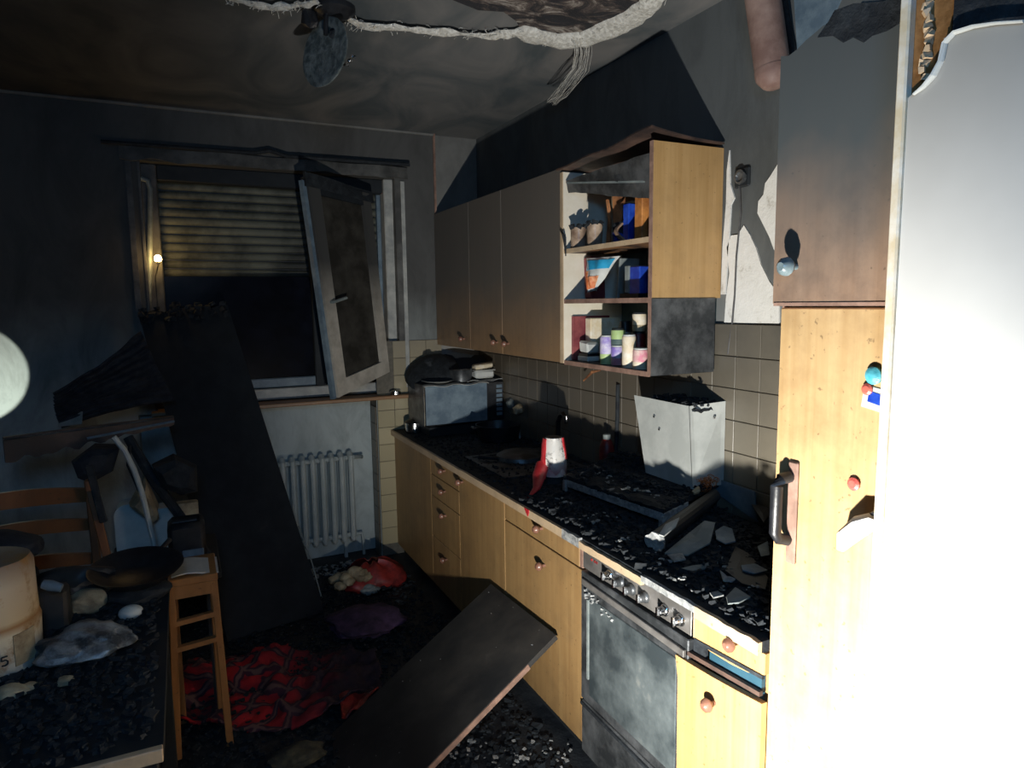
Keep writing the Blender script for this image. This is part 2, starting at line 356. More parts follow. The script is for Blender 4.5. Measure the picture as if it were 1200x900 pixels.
for i in range(27):
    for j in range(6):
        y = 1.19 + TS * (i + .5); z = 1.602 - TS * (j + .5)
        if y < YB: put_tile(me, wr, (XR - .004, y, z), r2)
structure('trim_4', MB().box((NX1 + .004, YB - .005, .0), (1.572, YB - .0005, 1.452)).box((NX1 - .001, YB + .002, 0), (NX1 + .004, YB + .165, 1.07)), 'grout')
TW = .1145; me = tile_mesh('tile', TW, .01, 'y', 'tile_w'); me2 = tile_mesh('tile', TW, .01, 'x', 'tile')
for i in range(4):
    for j in range(12):
        x = NX1 + .004 + TW * (i + .5); z = 1.452 - TW * (j + .5)
        if x + TW / 2 < 1.60 and not (x < 1.28 and z > 1.1): put_tile(me, wb, (x, YB - .001, z), r2)
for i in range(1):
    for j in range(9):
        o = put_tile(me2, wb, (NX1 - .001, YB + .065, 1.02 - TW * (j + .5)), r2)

# ================================================================== WINDOW
win = empty('window_1', ((WX0 + WX1) / 2, YB + .1, WZ0), 'white window frame blackened by soot with dark left pane over the radiator', None); win['kind'] = 'structure'
fy0, fy1 = YB + .08, YB + .15
MB().box((WX0, fy0, WZ0), (WX0 + .09, fy1, WZ1), ch=.006).build('frame_side', 'sooted_paint', win)
MB().box((WX1 - .07, fy0 - .03, WZ0), (WX1, fy1, WZ1), ch=.006).build('frame_side', 'white_paint', win)
MB().box((WX0 + .09, fy0, WZ1 - .09), (WX1 - .07, fy1, WZ1), ch=.006).build('frame_top', 'char_board', win)
MB().box((WX0 + .09, fy0, WZ0 + .005), (WX1 - .07, fy1, WZ0 + .075), ch=.006).build('frame_bottom', 'white_paint', win)
MB().box((WX0 + .09, fy0 + .005, WZ0 + .082), (.80, fy0 + .06, WZ0 + .14), ch=.006).build('sash_rail', 'blue_shard', win)
MB().box((.76, fy0 - .005, WZ0 + .075), (.83, fy1, WZ1 - .09), ch=.006).build('mullion', 'char_board', win)
pth = [ony(165, 209, fy0 - .02), ony(173, 212, fy0 - .02), ony(176, 222, fy0 - .02), ony(176, 260, fy0 - .02), ony(175, 340, fy0 - .02), ony(172, 395, fy0 - .02)]
MB().tube(pth, .014, 8).build('melted_gasket', 'grey_shard', win, True)
MB().box((WX0 + .08, fy0 + .03, WZ0 + .13), (.77, fy0 + .036, 1.87)).build('window_pane', 'sooty_glass', win)
MB().box((WX0 + .0, YB - .004, WZ0), (WX0 + .012, fy0, WZ1)).box((WX1 - .012, YB - .004, WZ0), (WX1 + .03, fy0 - .03, WZ1)).build('reveal_lining', 'sooted_paint', win)
MB().box((WX1 + .025, YB - .014, 1.14), (WX1 + .05, YB - .002, WZ1 - .02)).build('casing', 'white_paint', win)
MB().box((WX0 - .06, YB - .012, 1.14), (WX0 - .03, YB - .002, WZ1)).build('casing', 'sooted_paint', win)
structure('window_2', MB().box((-1.2, 5.4, 0), (2.4, 5.42, 3.2)), 'night')['label'] = 'black night beyond the window opening'
# roller shutter
sh = empty('roller_shutter', (.55, 4.58, 1.85), 'half lowered beige roller shutter of horizontal slats behind the window', 'shutter')
s = N('shutter_slat'); f = s.noise(5, 5, .6)
M['slat'] = s.done(s.mix(s.span(s.axis(0), .25, .75), s.ramp(f, [(.35, (.035, .04, .03)), (.6, (.17, .18, .135))]), s.ramp(f, [(.35, (.02, .022, .018)), (.65, (.10, .105, .082))])), .6, f, .1, .005)
sx0, sx1 = -.13, 1.24
prof = [(-.006, 0), (.002, .006), (.006, .018), (.006, .030), (.002, .041), (-.006, .045)]
vs = []; fs = []
for x in (sx0, sx1):
    for (y, z) in prof: vs.append((x, -y, z))
n = len(prof)
fs = [(i, i + 1, n + i + 1, n + i) for i in range(n - 1)] + [tuple(range(n)), tuple(range(n, 2 * n))[::-1], (0, n, 2 * n - 1, n - 1)]
sm = bpy.data.meshes.new('slat'); sm.from_pydata(vs, [], fs); sm.materials.append(M['slat'])
for k in range(13):
    o = bpy.data.objects.new('slat', sm); C.objects.link(o); o.parent = sh; o.location = Vector((0, 4.575, 1.872 + k * .0505)) - ORG[sh.name]
MB().box((sx0, 4.583, 1.86), (sx1, 4.587, 2.54)).build('slat_links', 'black', sh)
MB().box((1.22, 4.54, 1.1), (1.25, 4.60, 2.5)).build('guide_rail', 'blue_shard', sh)
MB().box((-.15, 4.54, 1.1), (-.12, 4.60, 2.5)).build('guide_rail', 'char_board', sh)
# hanging casement
BL, BR, TR_, TL = ony(393, 466, 4.10), ony(453, 436, 4.375), ony(430, 228, 4.33), ony(356, 207, 4.10)
def lerp(a, b, t): return a + (b - a) * t
def sp(u, v): return lerp(lerp(BL, BR, u), lerp(TL, TR_, u), v)
nn = (BR - BL).cross(TL - BL).normalized()
sa = empty('window_sash', (BL + BR) / 2, 'casement sash hanging askew into the room with a brown sooted pane and handle', 'window sash')
s = N('sash_paint'); f = s.noise(12, 5, .6); z = s.span(s.axis(2), 1.55, 1.95)
M['sash'] = s.done(s.mix(z, s.ramp(f, [(.3, (.34, .31, .26)), (.6, (.52, .48, .41))]), (.06, .06, .058)), .5, f, .2, .005)
def quad_bar(u0, v0, u1, v1, th, name, mat):
    P = [sp(u0, v0), sp(u1, v0), sp(u1, v1), sp(u0, v1)]; MB().prism([p + nn * th / 2 for p in P], -nn * th).build(name, mat, sa)
quad_bar(0, 0, .17, 1, .055, 'side_rail', 'sash'); quad_bar(.86, 0, 1, 1, .055, 'side_rail', 'sash')
quad_bar(.17, 0, .86, .075, .055, 'bottom_rail', 'sash'); quad_bar(.17, .93, .86, 1, .055, 'top_rail', 'char_board')
quad_bar(.16, .07, .87, .94, .012, 'pane', 'sash_glass')
quad_bar(-.06, .0, -.01, .98, .03, 'outer_edge', 'blue_shard')
hp = sp(.09, .44) + nn * .035
MB().tube([hp - nn * .03, hp + nn * .02, hp + nn * .02 + (BR - BL) * .22], .009, 8).build('window_handle', 'grey_shard', sa)
bb = MB().sheet(lambda u, v: sp(-.04 + u * 1.08, .955 + v * .06) + nn * (.012 * math.sin(u * 6) * v + .032), 10, 3, .02); bb.build('dark_top_bar', 'char', sa)  # thin dark bar along the top of the sash
# curtain rail and burnt pelmet
p0, p1 = ony(118, 166, 4.33), ony(480, 193, 4.33)
cr = empty('curtain_rail', (p0 + p1) / 2, 'long blackened curtain rail above the window', 'curtain rail')
MB().tube([p0, lerp(p0, p1, .45), lerp(p0, p1, .5) + Vector((0, 0, .02)), lerp(p0, p1, .56) + Vector((0, 0, -.005)), p1], .012, 8).build('rail', 'char', cr, True)
for t in (.12, .9): MB().box(lerp(p0, p1, t) + Vector((-.01, 0, -.012)), lerp(p0, p1, t) + Vector((.01, .046, .012))).build('bracket', 'char', cr)
bb = MB(); bb.sheet(lambda u, v: (-.24 + 1.62 * u, 4.355 - .012 * math.sin(u * 23) - .01 * v, 2.565 - .07 * v - .018 * noise.noise(Vector((u * 14, v, 0))) * v), 60, 3, .008)
tag(bb.build('burnt_pelmet', 'sooted_paint'), 'charred pelmet strip with ragged lower edge under the curtain rail', 'pelmet')
# sill
sl = tag(MB().box((WX0 - .02, YB - .075, 1.075), (1.385, YB + .08, 1.098), ch=.004).build('window_sill_board', 'sill'), 'brown wooden window sill board over the radiator', 'sill')
gl = empty('lamp_reflection', ony(185, 303, YB - .01), 'small warm added lamp-reflection bulb at the left edge of the window', 'glow')  # added emitter standing in for a lamp reflected in the window glass
MB().lathe(ORG[gl.name], [(.004, -.020), (.016, -.013), (.020, 0), (.015, .014), (.004, .021)], 12).build('glow_ball', 'glow', gl, True)
MB().lathe(ORG[gl.name] + Vector((0, 0, -.034)), [(.009, 0), (.009, .02)], 10).build('socket', 'black', gl)  # socket and wire are invented along with the stand-in reflection
MB().tube([ORG[gl.name] + Vector((0, 0, -.034)), ORG[gl.name] + Vector((-.02, .02, -.1)), ORG[gl.name] + Vector((-.02, .04, -.28))], .003, 5).build('wire', 'black', gl)
lamp('glow_light', 'POINT', ORG[gl.name] + Vector((0, -.03, .0)), .6, (1, .65, .3), shadow_soft_size=.02)

# ================================================================== RADIATOR
rad = empty('radiator', (.63, 4.47, .0), 'white cast column radiator in the niche under the window', 'radiator')
bb = MB()
for dy in (-.035, .035): bb.tube([(0, dy, .12), (0, dy, .16), (0, dy, .66), (0, dy, .70)], [.011, .018, .018, .011], 8)
bb.tube([(0, -.036, .145), (0, 0, .118), (0, .036, .145)], .019, 8); bb.tube([(0, -.036, .685), (0, 0, .708), (0, .036, .685)], .019, 8)
bb.tube([(-.030, 0, .15), (.030, 0, .15)], .016, 8); bb.tube([(-.030, 0, .68), (.030, 0, .68)], .016, 8)
ro = bb.build('radiator_section', 'radiator', rad, True, local=True); ro.location = Vector((.22, 4.47, 0)) - ORG[rad.name]
for k in range(1, 13):
    o = ro.copy(); C.objects.link(o); o.location = Vector((.22 + k * .0615, 4.47, 0)) - ORG[rad.name]
MB().tube([(.96, 4.47, .15), (1.02, 4.47, .15), (1.03, 4.47, .10), (1.03, 4.47, 0)], .010, 8).build('pipe', 'radiator', rad)
MB().tube([(.96, 4.47, .68), (1.02, 4.47, .68), (1.04, 4.45, .68)], .013, 8).build('valve', 'grey_shard', rad)
for x in (.28, .9): MB().box((x, 4.46, 0), (x + .02, 4.49, .14)).build('foot', 'radiator', rad)

# ================================================================== BASE UNITS
def knob(par, p, mat='knob_wood', r=.017, out=.03, ax=(-1, 0, 0)):
    MB().lathe(p, [(.007, 0), (.006, out * .4), (r * .7, out * .55), (r, out * .85), (r * .9, out * 1.15), (r * .45, out * 1.4)], 14, ax).build('knob', mat, par, True)
def carcass(par, y0, y1, z0, z1, x0, x1, mat='wood_dim', name='body'):
    t = .016; bb = MB()
    bb.box((x0, y0, z0), (x1, y0 + t, z1)); bb.box((x0, y1 - t, z0), (x1, y1, z1)); bb.box((x0, y0 + t, z0), (x1, y1 - t, z0 + t)); bb.box((x0, y0 + t, z1 - t), (x1, y1 - t, z1)); bb.box((x1 - .006, y0 + t, z0 + t), (x1, y1 - t, z1 - t))
    return bb.build(name, mat, par)
def front(par, name, y0, y1, z0, z1, xf, mat, kp=None, km='knob_wood', g=.002, t=.018):
    o = MB().box((xf, y0 + g, z0 + g), (xf + t, y1 - g, z1 - g), ch=.002).build(name, mat, par)
    ORG[o.name] = ORG[par.name] if True else None
    if kp: knob(o, (xf, kp[0], kp[1]), km)
    return o
XB = XR - .012
def unit(name, y0, y1, label):
    u = empty(name, ((XF + XR) / 2, (y0 + y1) / 2, 0), label, 'cabinet', 'base cabinets under the worktop')
    carcass(u, y0, y1, .08, WT - .032, XF + .02, XB)
    MB().box((XF + .045, y0, 0), (XF + .06, y1, .08)).build('plinth', 'char_board', u)
    return u
u = unit('base_cabinet', 3.635, 4.37, 'plain brown corner base cabinet without knobs nearest the window'); front(u, 'door', 3.635, 4.368, .07, .825, XF, 'wood_dim')
u = unit('base_cabinet', 3.195, 3.635, 'narrow base cabinet with a column of four drawers')
for z0, z1, kz in ((.725, .825, .79), (.60, .725, .675), (.36, .60, .54), (.07, .36, .29)): front(u, 'drawer', 3.195, 3.635, z0, z1, XF, 'wood_dim', (3.40, kz))
u = unit('base_cabinet', 2.645, 3.195, 'brown base cabinet with one tall door and a knob by the drawers'); front(u, 'door', 2.645, 3.195, .07, .825, XF, 'wood_dim', (3.14, .79))
u = unit('base_cabinet', 1.995, 2.645, 'wide base cabinet with drawer over door, left of the oven'); front(u, 'drawer', 2.012, 2.645, .738, .825, XF, 'wood_dim', (2.297, .800)); front(u, 'door', 1.995, 2.645, .07, .736, XF, 'wood_dim', (2.275, .655))
MB().box((XF - .002, 1.990, .745), (XF + .02, 2.008, .828)).build('edge_strip', 'brown_edge', u)
# right of the oven: bowed drawer, gap, door
u = unit('base_cabinet', 1.150, 1.408, 'bright yellow base cabinet with warped drawer and open gap, right of the oven')
pts = [(XF, 1.406, .826), (XF, 1.406, .752), (XF, 1.34, .742), (XF, 1.26, .744), (XF, 1.20, .752), (XF, 1.147, .772), (XF, 1.147, .826)]
d = MB().prism(pts, (.018, 0, 0)).build('drawer', 'wood', u); knob(d, (XF, 1.243, .812), r=.019)
pts = [(XF, 1.440, .07), (XF, 1.445, .62), (XF, 1.456, .682), (XF, 1.38, .686), (XF, 1.30, .692), (XF, 1.22, .700), (XF, 1.134, .710), (XF, 1.134, .07)]
pts = [(x - .022, y, z) for x, y, z in pts]
d = MB().prism(pts, (.018, 0, 0)).build('door', 'wood', u); knob(d, (XF - .022, 1.295, .624), r=.019)
MB().box((XF + .002, 1.36, .66), (XF + .012, 1.408, .75)).build('shaded_rail', 'char', u)  # this rail and the two edge bars paint the shadow framing the gap
MB().box((XF + .004, 1.160, .69), (XF + .016, 1.345, .76)).build('blue_lit_gap_side', 'gap_blue', u)
MB().bar((XF - .006, 1.448, .700), (XF - .006, 1.152, .722), .012, .012).build('shaded_lower_edge', 'rust_brown', u)
MB().bar((XF + .0, 1.40, .748), (XF + .0, 1.152, .764), .008, .010).build('burnt_shaded_upper_edge', 'char', u)

# oven
ov = empty('built_in_oven', ((XF + XR) / 2, 1.70, 0), 'sooted grey built-in oven with six knobs and glass door under the worktop', 'oven')
carcass(ov, 1.412, 1.988, .05, .826, XF + .02, XB, 'steel', 'casing')
pn = MB().box((XF - .004, 1.412, .752), (XF + .018, 1.984, .828), ch=.002).build('control_panel', 'oven_panel', ov)
for y, zz in ((1.815, .792), (1.75, .792), (1.69, .79), (1.62, .792), (1.525, .79), (1.455, .79)):
    k = MB().lathe((XF - .004, y, zz - .006), [(.019, 0), (.018, .006), (.014, .010), (.013, .026), (.011, .028)], 16, (-1, 0, 0)).build('control_knob', 'chrome' if y < 1.55 or y > 1.8 else 'steel', pn, True)
    MB().box((XF - .038, y - .004, zz - .020), (XF - .030, y + .004, zz + .008)).build('knob_grip', 'chrome', pn)
for y in (1.925, 1.905, 1.893): MB().lathe((XF - .004, y, .800), [(.005, 0), (.004, .003)], 8, (-1, 0, 0)).build('indicator_lamp', 'red_dull', pn)
MB().box((XF - .003, 1.405, .745), (XF + .018, 1.4115, .83)).build('steel_edge', 'chrome', ov)
dr = MB().box((XF - .012, 1.414, .262), (XF + .018, 1.984, .742), ch=.003).build('oven_door', 'steel', ov)
MB().box((XF - .016, 1.46, .30), (XF - .011, 1.925, .665), ch=.002).build('door_glass', 'oven_glass', dr)
MB().box((XF - .020, 1.925, .36), (XF - .011, 1.935, .655)).build('glass_trim', 'grey_shard', dr)
MB().bar((XF - .018, 1.96, .712), (XF - .018, 1.42, .700), .012, .022, ch=.002).build('handle_rail', 'oven_panel', dr)
bb = MB()
for k in range(22): bb.chunk((XF - .019, 1.955 - .03 * rnd.random() * (k % 9) - .01, .69 - .02 * rnd.random() - .004 * (k % 9)), rnd.uniform(.004, .009), rnd, .6)
o = bb.build('melted_blobs', 'rim', dr); o['kind'] = 'stuff'
MB().box((XF - .010, 1.414, .055), (XF + .018, 1.984, .252), ch=.003).build('warming_drawer', 'steel', ov)
MB().bar((XF - .014, 1.98, .245), (XF - .014, 1.42, .235), .008, .010).build('drawer_lip', 'char', ov)
MB().box((XF + .03, 1.412, 0), (XF + .05, 1.988, .05)).build('plinth', 'char_board', ov)

# worktop
wt = empty('worktop', ((XF + XR) / 2, 2.76, WT - .03), 'charred black worktop running along the wall with a pale broken front edge', 'worktop')
MB().box((XF - .01, 1.150, WT - .03), (XB, YB - .006, WT)).build('top_slab', 'char', wt)
def edge(y0, y1, mat, hi=0, z0=WT - .033):
    n = 26; bb = MB(); pts = []
    for i in range(n + 1):
        y = y0 + (y1 - y0) * i / n; pts.append((XF - .024, y, WT + hi + .004 * noise.noise(Vector((y * 25, 3, 1)))))
    for i in range(n, -1, -1):
        y = y0 + (y1 - y0) * i / n; pts.append((XF - .024, y, z0 + .0015 * noise.noise(Vector((y * 40, 1, 1)))))
    bb.prism(pts, (.014, 0, 0)); return bb.build('edge_strip', mat, wt)
edge(2.10, YB - .01, 'wood_edge'); edge(1.98, 2.10, 'rim', .002); edge(1.62, 1.98, 'wood_edge', -.008); edge(1.38, 1.62, 'rim', .0, WT - .02); edge(1.150, 1.38, 'wood_edge', .0)
MB().prism([(XF - .0255, 2.36, WT + .001), (XF - .0255, 2.405, WT + .001), (XF - .0255, 2.385, WT - .018), (XF - .0255, 2.372, WT - .030), (XF - .0255, 2.360, WT - .012)], (.002, 0, 0)).build('red_plastic_drip', 'red', wt)

# ================================================================== WALL UNITS
def wunit(y0, y1, label, ky):
    u = empty('wall_cabinet', ((XC + XR) / 2, (y0 + y1) / 2, 1.415), label, 'cabinet', 'closed wall cabinets')
    carcass(u, y0, y1, 1.415, 2.285, XC + .019, XR - .001, 'wood_wall'); front(u, 'door', y0, y1, 1.415, 2.285, XC, 'wood_wall', (ky, 1.477), 'knob_wood'); return u
wunit(3.775, 4.37, 'sooted grey-brown wall cabinet in the corner by the window', 3.868)
wunit(3.322, 3.775, 'narrow sooted wall cabinet, middle of the three closed ones', 3.388)
wunit(2.692, 3.322, 'sooted wall cabinet beside the open shelf unit', 3.247)
y0, y1, z0, z1 = 2.030, 2.688, 1.415, 2.262
oc = empty('open_wall_cabinet', ((XC + XR) / 2, (y0 + y1) / 2, z0), 'open yellow wall cabinet with its door burnt away and three shelves of groceries', 'cabinet')
MB().box((XC, y0, 1.70), (XR - .001, y0 + .018, z1)).build('side_panel', 'wood', oc)
MB().box((XC - .002, y0 - .004, z0), (XR - .03, y0 + .018, 1.70)).build('side_panel_lower', 'steel', oc)['label'] = 'grey sooted lower side of the cabinet'
MB().box((XC - .003, y0 - .001, z0), (XC, y0 + .018, z1)).build('edge_strip', 'brown_edge', oc)
MB().box((XC, y1 - .018, z0), (XR - .001, y1, z1)).build('side_panel', 'inside', oc)
MB().box((XC - .004, y1 - .02, z0), (XC, y1 + .004, z1)).rough(.002, 40).build('edge_strip', 'wood_edge', oc)
MB().box((XR - .012, y0 + .018, z0), (XR - .004, y1 - .018, 1.93)).build('back_panel', 'back_green', oc)
MB().box((XR - .013, y0 + .018, 1.93), (XR - .004, y1 - .018, z1)).build('upper_back_panel', 'inside_top', oc)
bb = MB(); bb.sheet(lambda u, v: (XC - .02 + (XR - XC + .01) * v, y0 - .012 + (y1 - y0 + .02) * u, z1 + .012 + .030 * (1 - u) ** 2 * (1 - v) ** 2 + .004 * math.sin(u * 12)), 14, 8, .006); bb.build('warped_top_panel', 'rust_brown', oc)
for z, nm in ((1.925, 'wood_edge'), (1.703, 'brown_edge'), (z0 + .012, 'brown_edge')):
    MB().box((XC + .012, y0 + .019, z - .016), (XR - .014, y1 - .019, z), ch=0).build('shelf', 'inside_top' if z > 1.9 else ('back_green' if z > 1.6 else 'char_board'), oc)
    MB().box((XC + .002, y0 + .019, z - .018), (XC + .012, y1 - .019, z + .001)).build('shelf_edge', nm, oc)
MB().box((XC + .02, y1 - .21, z0 + .02), (XR - .02, y1 - .195, 1.662)).build('divider', 'inside', oc) if False else None
bb = MB(); bb.sheet(lambda u, v: (XC + .01 + .02 * v, y1 - .03 - (y1 - y0 - .05) * u, 2.225 - .012 * u * 6 * v - .05 * v * (1 + .8 * u)), 12, 3, .006).rough(.006, 20); bb.build('charred_top_rail', 'steel', oc)
MB().bar((XC + .01, y1 - .04, 2.212), (XC + .02, 2.10, 2.13), .008, .008).build('hanging_strip', 'grey_shard', oc)
pt = [onx(656, 268, XC - .01), onx(660, 275, XC - .02), onx(662, 285, XC - .015), onx(663, 300, XC - .008)]
MB().tube(pt, [.002, .006, .006, .003], 6).build('charred_curl', 'char', oc)
# ---- groceries
def oy(px, X=1.66): return onx(px, 300, X).y
def can(name, px, X, zb, h, r, mats, label, group=None, cat='can', lid=None):
    y = oy(px, X); e = empty(name, (X, y, zb), label, cat, group)
    MB().lathe((X, y, zb), [(r * .96, 0), (r, .004), (r, h * .38)], 18).build('lower_label', mats[0], e, True)
    MB().lathe((X, y, zb), [(r, h * .38), (r, h * .96), (r * .96, h)], 18).build('upper_label', mats[1], e, True)
    MB().lathe((X, y, zb), [(r * .9, h), (r * .9, h + .006 if not lid else h + lid), (r * .8, h + .008 if not lid else h + lid + .003)], 18).build('lid', mats[2], e, True)
    return e
zb = z0 + .013; G = 'tins on the bottom shelf of the open wall cabinet'
can('food_tin', 711, 1.62, zb, .115, .027, ('lime', 'purple', 'white'), 'purple and white tin with green foot, left one in the bottom shelf row', G)
can('food_tin', 725, 1.64, zb, .075, .030, ('pink', 'purple', 'white'), 'low tin with purple and pink label, under the green one', G)
can('food_tin', 725, 1.64, zb + .085, .060, .030, ('back_green', 'lime', 'char_board'), 'green tin stacked on the purple and pink tin', G)
can('food_tin', 738, 1.605, zb, .125, .028, ('cream', 'cream', 'white'), 'tall cream tin in front on the bottom shelf', G)
can('food_tin', 752, 1.61, zb, .075, .031, ('cream', 'pink', 'white'), 'pink and cream tin at the right end of the bottom shelf', G)
can('food_tin', 749, 1.70, zb, .130, .030, ('char_board', 'red_dull', 'black'), 'dark red tin behind the pink and cream tin', G)
can('spice_jar', 750, 1.70, zb + .141, .070, .029, ('beige', 'cream', 'char'), 'beige jar stacked on the dark red tin', None, 'jar')
can('spice_jar', 733, 1.76, zb, .13, .026, ('back_green', 'grey_shard', 'black'), 'grey jar with tall black lid behind the cream tin', None, 'jar', .045)
e = empty('crushed_packet', (1.66, oy(694), zb), 'crushed white and black packet at the left of the bottom shelf', 'packet')
MB().obox((1.61, oy(700), zb), (.08, 0, 0), (0, .085, 0), (0, 0, .022), .003).build('tray', 'white', e)
MB().obox((1.615, oy(699), zb + .022), (.07, 0, 0), (0, .078, 0), (0, 0, .012), .002).build('dark_band', 'black', e)
bb = MB().obox((1.615, oy(699), zb + .034), (.07, .01, 0), (0, .075, .008), (0, 0, .05), .008).rough(.008, 30); bb.build('crumpled_wrap', 'white', e)
tag(MB().box((1.60, 2.655, zb), (1.80, 2.668, zb + .20), ch=.002).build('thin_book', 'maroon'), 'thin book with dull red spine against the left side of the bottom shelf', 'book')
tag(MB().box((1.66, 2.60, zb), (1.82, 2.645, zb + .19), ch=.003).build('card_box', 'cream'), 'cream card box beside the thin red book', 'box')
# middle shelf
zb = 1.7045
y = oy(678); tag(MB().obox((1.66, 2.60, zb), (.08, .0, 0), (0, .05, 0), (.0, .01, .19), .006).rough(.006, 25).build('maroon_packet', 'maroon'), 'maroon packet at the left of the middle shelf', 'packet')
e = empty('snack_bag', (1.62, 2.50, zb), 'white snack bag with blue top and orange food print, leaning on the middle shelf', 'bag')
c = [onx(688, 343, 1.60), onx(706, 338, 1.63), onx(726, 300, 1.63), onx(687, 303, 1.60)]
def bag(u, v):
    top = lerp(c[3], c[2], u); bot = lerp(c[0], lerp(c[0], c[1], .6), u); p = lerp(bot, top, v)
    return p + Vector((-.022 * math.sin(math.pi * u) * math.sin(math.pi * v) ** .6 + .004 * math.sin(u * 17 + v * 9), 0, 0))
def part_sheet(v0, v1, u0, u1, nm, mt, off=0):
    MB().sheet(lambda u, v: bag(u0 + (u1 - u0) * u, v0 + (v1 - v0) * v) - Vector((off, 0, 0)), 12, 8, .006).build(nm, mt, e, True)
part_sheet(0, 1, 0, 1, 'bag_body', 'white'); part_sheet(.66, .93, .05, .95, 'blue_print', 'print_blue', .003); part_sheet(.08, .45, .08, .8, 'food_print', 'print_orange', .003); part_sheet(.10, .62, .0, .12, 'side_print', 'print_orange', .0025)
e = empty('blue_box', (1.68, oy(742), zb), 'blue box with grey side, right end of the middle shelf', 'box')
MB().box((1.64, oy(750, 1.64), zb), (1.74, oy(738, 1.64), zb + .125), ch=.003).build('box_body', 'blue', e)
MB().box((1.636, oy(738, 1.64), zb + .02), (1.74, oy(733, 1.64), zb + .13), ch=.002).build('grey_side', 'grey_shard', e)
MB().box((1.63, oy(751, 1.64), zb), (1.76, oy(729, 1.64), zb + .018)).build('dark_base', 'black', e)
e = tag(MB().obox((1.70, oy(724, 1.70), zb), (.1, 0, 0), (0, .012, 0), (0, -.02, .17), .002).build('grey_tray', 'grey_shard'), 'thin grey tray standing on edge beside the snack bag', 'tray')
# top shelf
zb = 1.9265
for px, X, h, r, lb in ((678, 1.60, .088, .036, 'cracked tan glass jar at the left end of the top shelf'), (697, 1.60, .090, .034, 'brownish glass jar with jagged rim, second from the left on the top shelf')):
    e = empty('glass_jar', (X, oy(px, X), zb), lb, 'jar', 'cracked jars on the top shelf')
    MB().lathe((X, oy(px, X), zb), [(r * .8, 0), (r * .92, .01), (r, h * .6), (r * .97, h)], 16, rg=rnd, jit=.03).build('jar_body', 'tan_glass', e, True)
    bb = MB()
    for k in range(6):
        t = k * 1.05; bb.chunk((X + r * .9 * math.cos(t), oy(px, X) + r * .9 * math.sin(t), zb + h + .004), .014, rnd, 1.1)
    bb.build('charred_rim', 'char', e)
bb = MB().obox((1.60, oy(722, 1.6), zb), (.09, 0, 0), (0, .065, 0), (0, 0, .05), .015).rough(.02, 22); tag(bb.build('crumpled_blue_wrap', 'blue'), 'crumpled blue and grey wrapping on the top shelf behind the jars', 'wrapping')
bb = MB().obox((1.62, oy(723, 1.6), zb + .04), (.07, 0, 0), (0, .07, 0), (0, 0, .04), .01).rough(.025, 22); tag(bb.build('burnt_lump', 'char'), 'black burnt lump lying on the blue wrapping', 'lump')
tag(MB().obox((1.62, oy(736, 1.62), zb), (.12, 0, 0), (0, .036, 0), (0, 0, .150), .003).rough(.004, 20).build('upright_blue_box', 'blue'), 'narrow upright blue box on the top shelf', 'box')
tag(MB().obox((1.70, oy(730, 1.70), zb), (.02, 0, 0), (0, .07, 0), (0, .012, .22), .003).rough(.006, 14).build('curled_cardboard', 'brown_card'), 'curled brown cardboard behind the blue box', 'cardboard')
tag(MB().obox((1.605, oy(752, 1.605), zb), (.11, 0, 0), (0, .050, 0), (0, 0, .185), .003).rough(.003, 14).build('orange_carton', 'orange_card'), 'tall orange carton with charred top at the right of the top shelf', 'carton')
bb = MB().obox((1.60, oy(752, 1.6) - .002, zb + .17), (.115, 0, 0), (0, .075, 0), (0, 0, .06), .012).rough(.03, 18); tag(bb.build('burnt_package', 'char'), 'black burnt package on top of the orange carton', 'package')
for k, (px, X, h, w_, mt, lb) in enumerate(((714, 1.70, .20, .022, 'brown_card', 'narrow brown cardboard strip standing left of the blue wrapping'), (722, 1.72, .235, .016, 'beige', 'pale curled strip behind the blue wrapping'), (727, 1.60, .07, .020, 'tan_glass', 'small brown bottle stub in front of the upright blue box'))):
    tag(MB().sheet(lambda u, v: (X + .010 * math.sin(v * 5 + k), oy(px, X) + w_ * (u - .5) * (1.3 - .7 * v) + .012 * math.sin(v * 6 + k * 2), zb + .001 + h * v), 5, 12, .008).build(('cardboard_strip', 'curled_strip', 'bottle_stub')[k], mt), lb, ('cardboard', 'strip', 'bottle')[k])
tag(MB().obox((1.80, 2.46, zb), (.02, 0, 0), (0, .17, 0), (0, 0, .20), .003).build('grey_card_sheet', 'grey_shard'), 'grey card sheet standing behind the jars', 'card')

# ================================================================== TALL CABINET
tc = empty('tall_cabinet', (1.565, .88, 0), 'tall yellow wooden cabinet with blackened upper door, right of the worktop', 'cabinet')
ty0, ty1 = .62, 1.146
MB().box((XF + .019, ty1 - .018, 0), (XR - .001, ty1, 2.20)).build('side_panel', 'char_board', tc)
MB().box((XF + .019, ty0, 0), (XR - .001, ty0 + .018, 2.22)).build('side_panel', 'wood_tall', tc)
MB().box((XF + .016, ty1 - .018, 0), (XF + .0195, ty1 + .001, 1.68)).build('edge_strip', 'brown_edge', tc)
MB().box((XF + .02, ty0 + .018, 1.672), (XR - .002, ty1 - .018, 1.688)).build('fixed_shelf', 'wood_tall', tc)
MB().box((XR - .01, ty0 + .018, 0), (XR - .002, ty1 - .018, 2.2)).build('back_panel', 'char_board', tc)
ld = MB().box((XF - .004, ty0, .06), (XF + .015, ty1 - .012, 1.672), ch=.003).build('lower_door', 'wood_tall', tc)
top = []
for i in range(25):
    y = ty1 + .004 - (ty1 - ty0) * i / 24
    pxv = 2.215 + .05 * min(1, i / 8) + .014 * noise.noise(Vector((y * 30, 0, 0))) - (.05 if .93 < y < .99 else 0) * noise.noise(Vector((y * 60, 5, 0)))
    top.append((XF - .012, y, pxv))
pts = [(XF - .012, ty0, 1.682), (XF - .012, ty1 + .004, 1.682)] + top
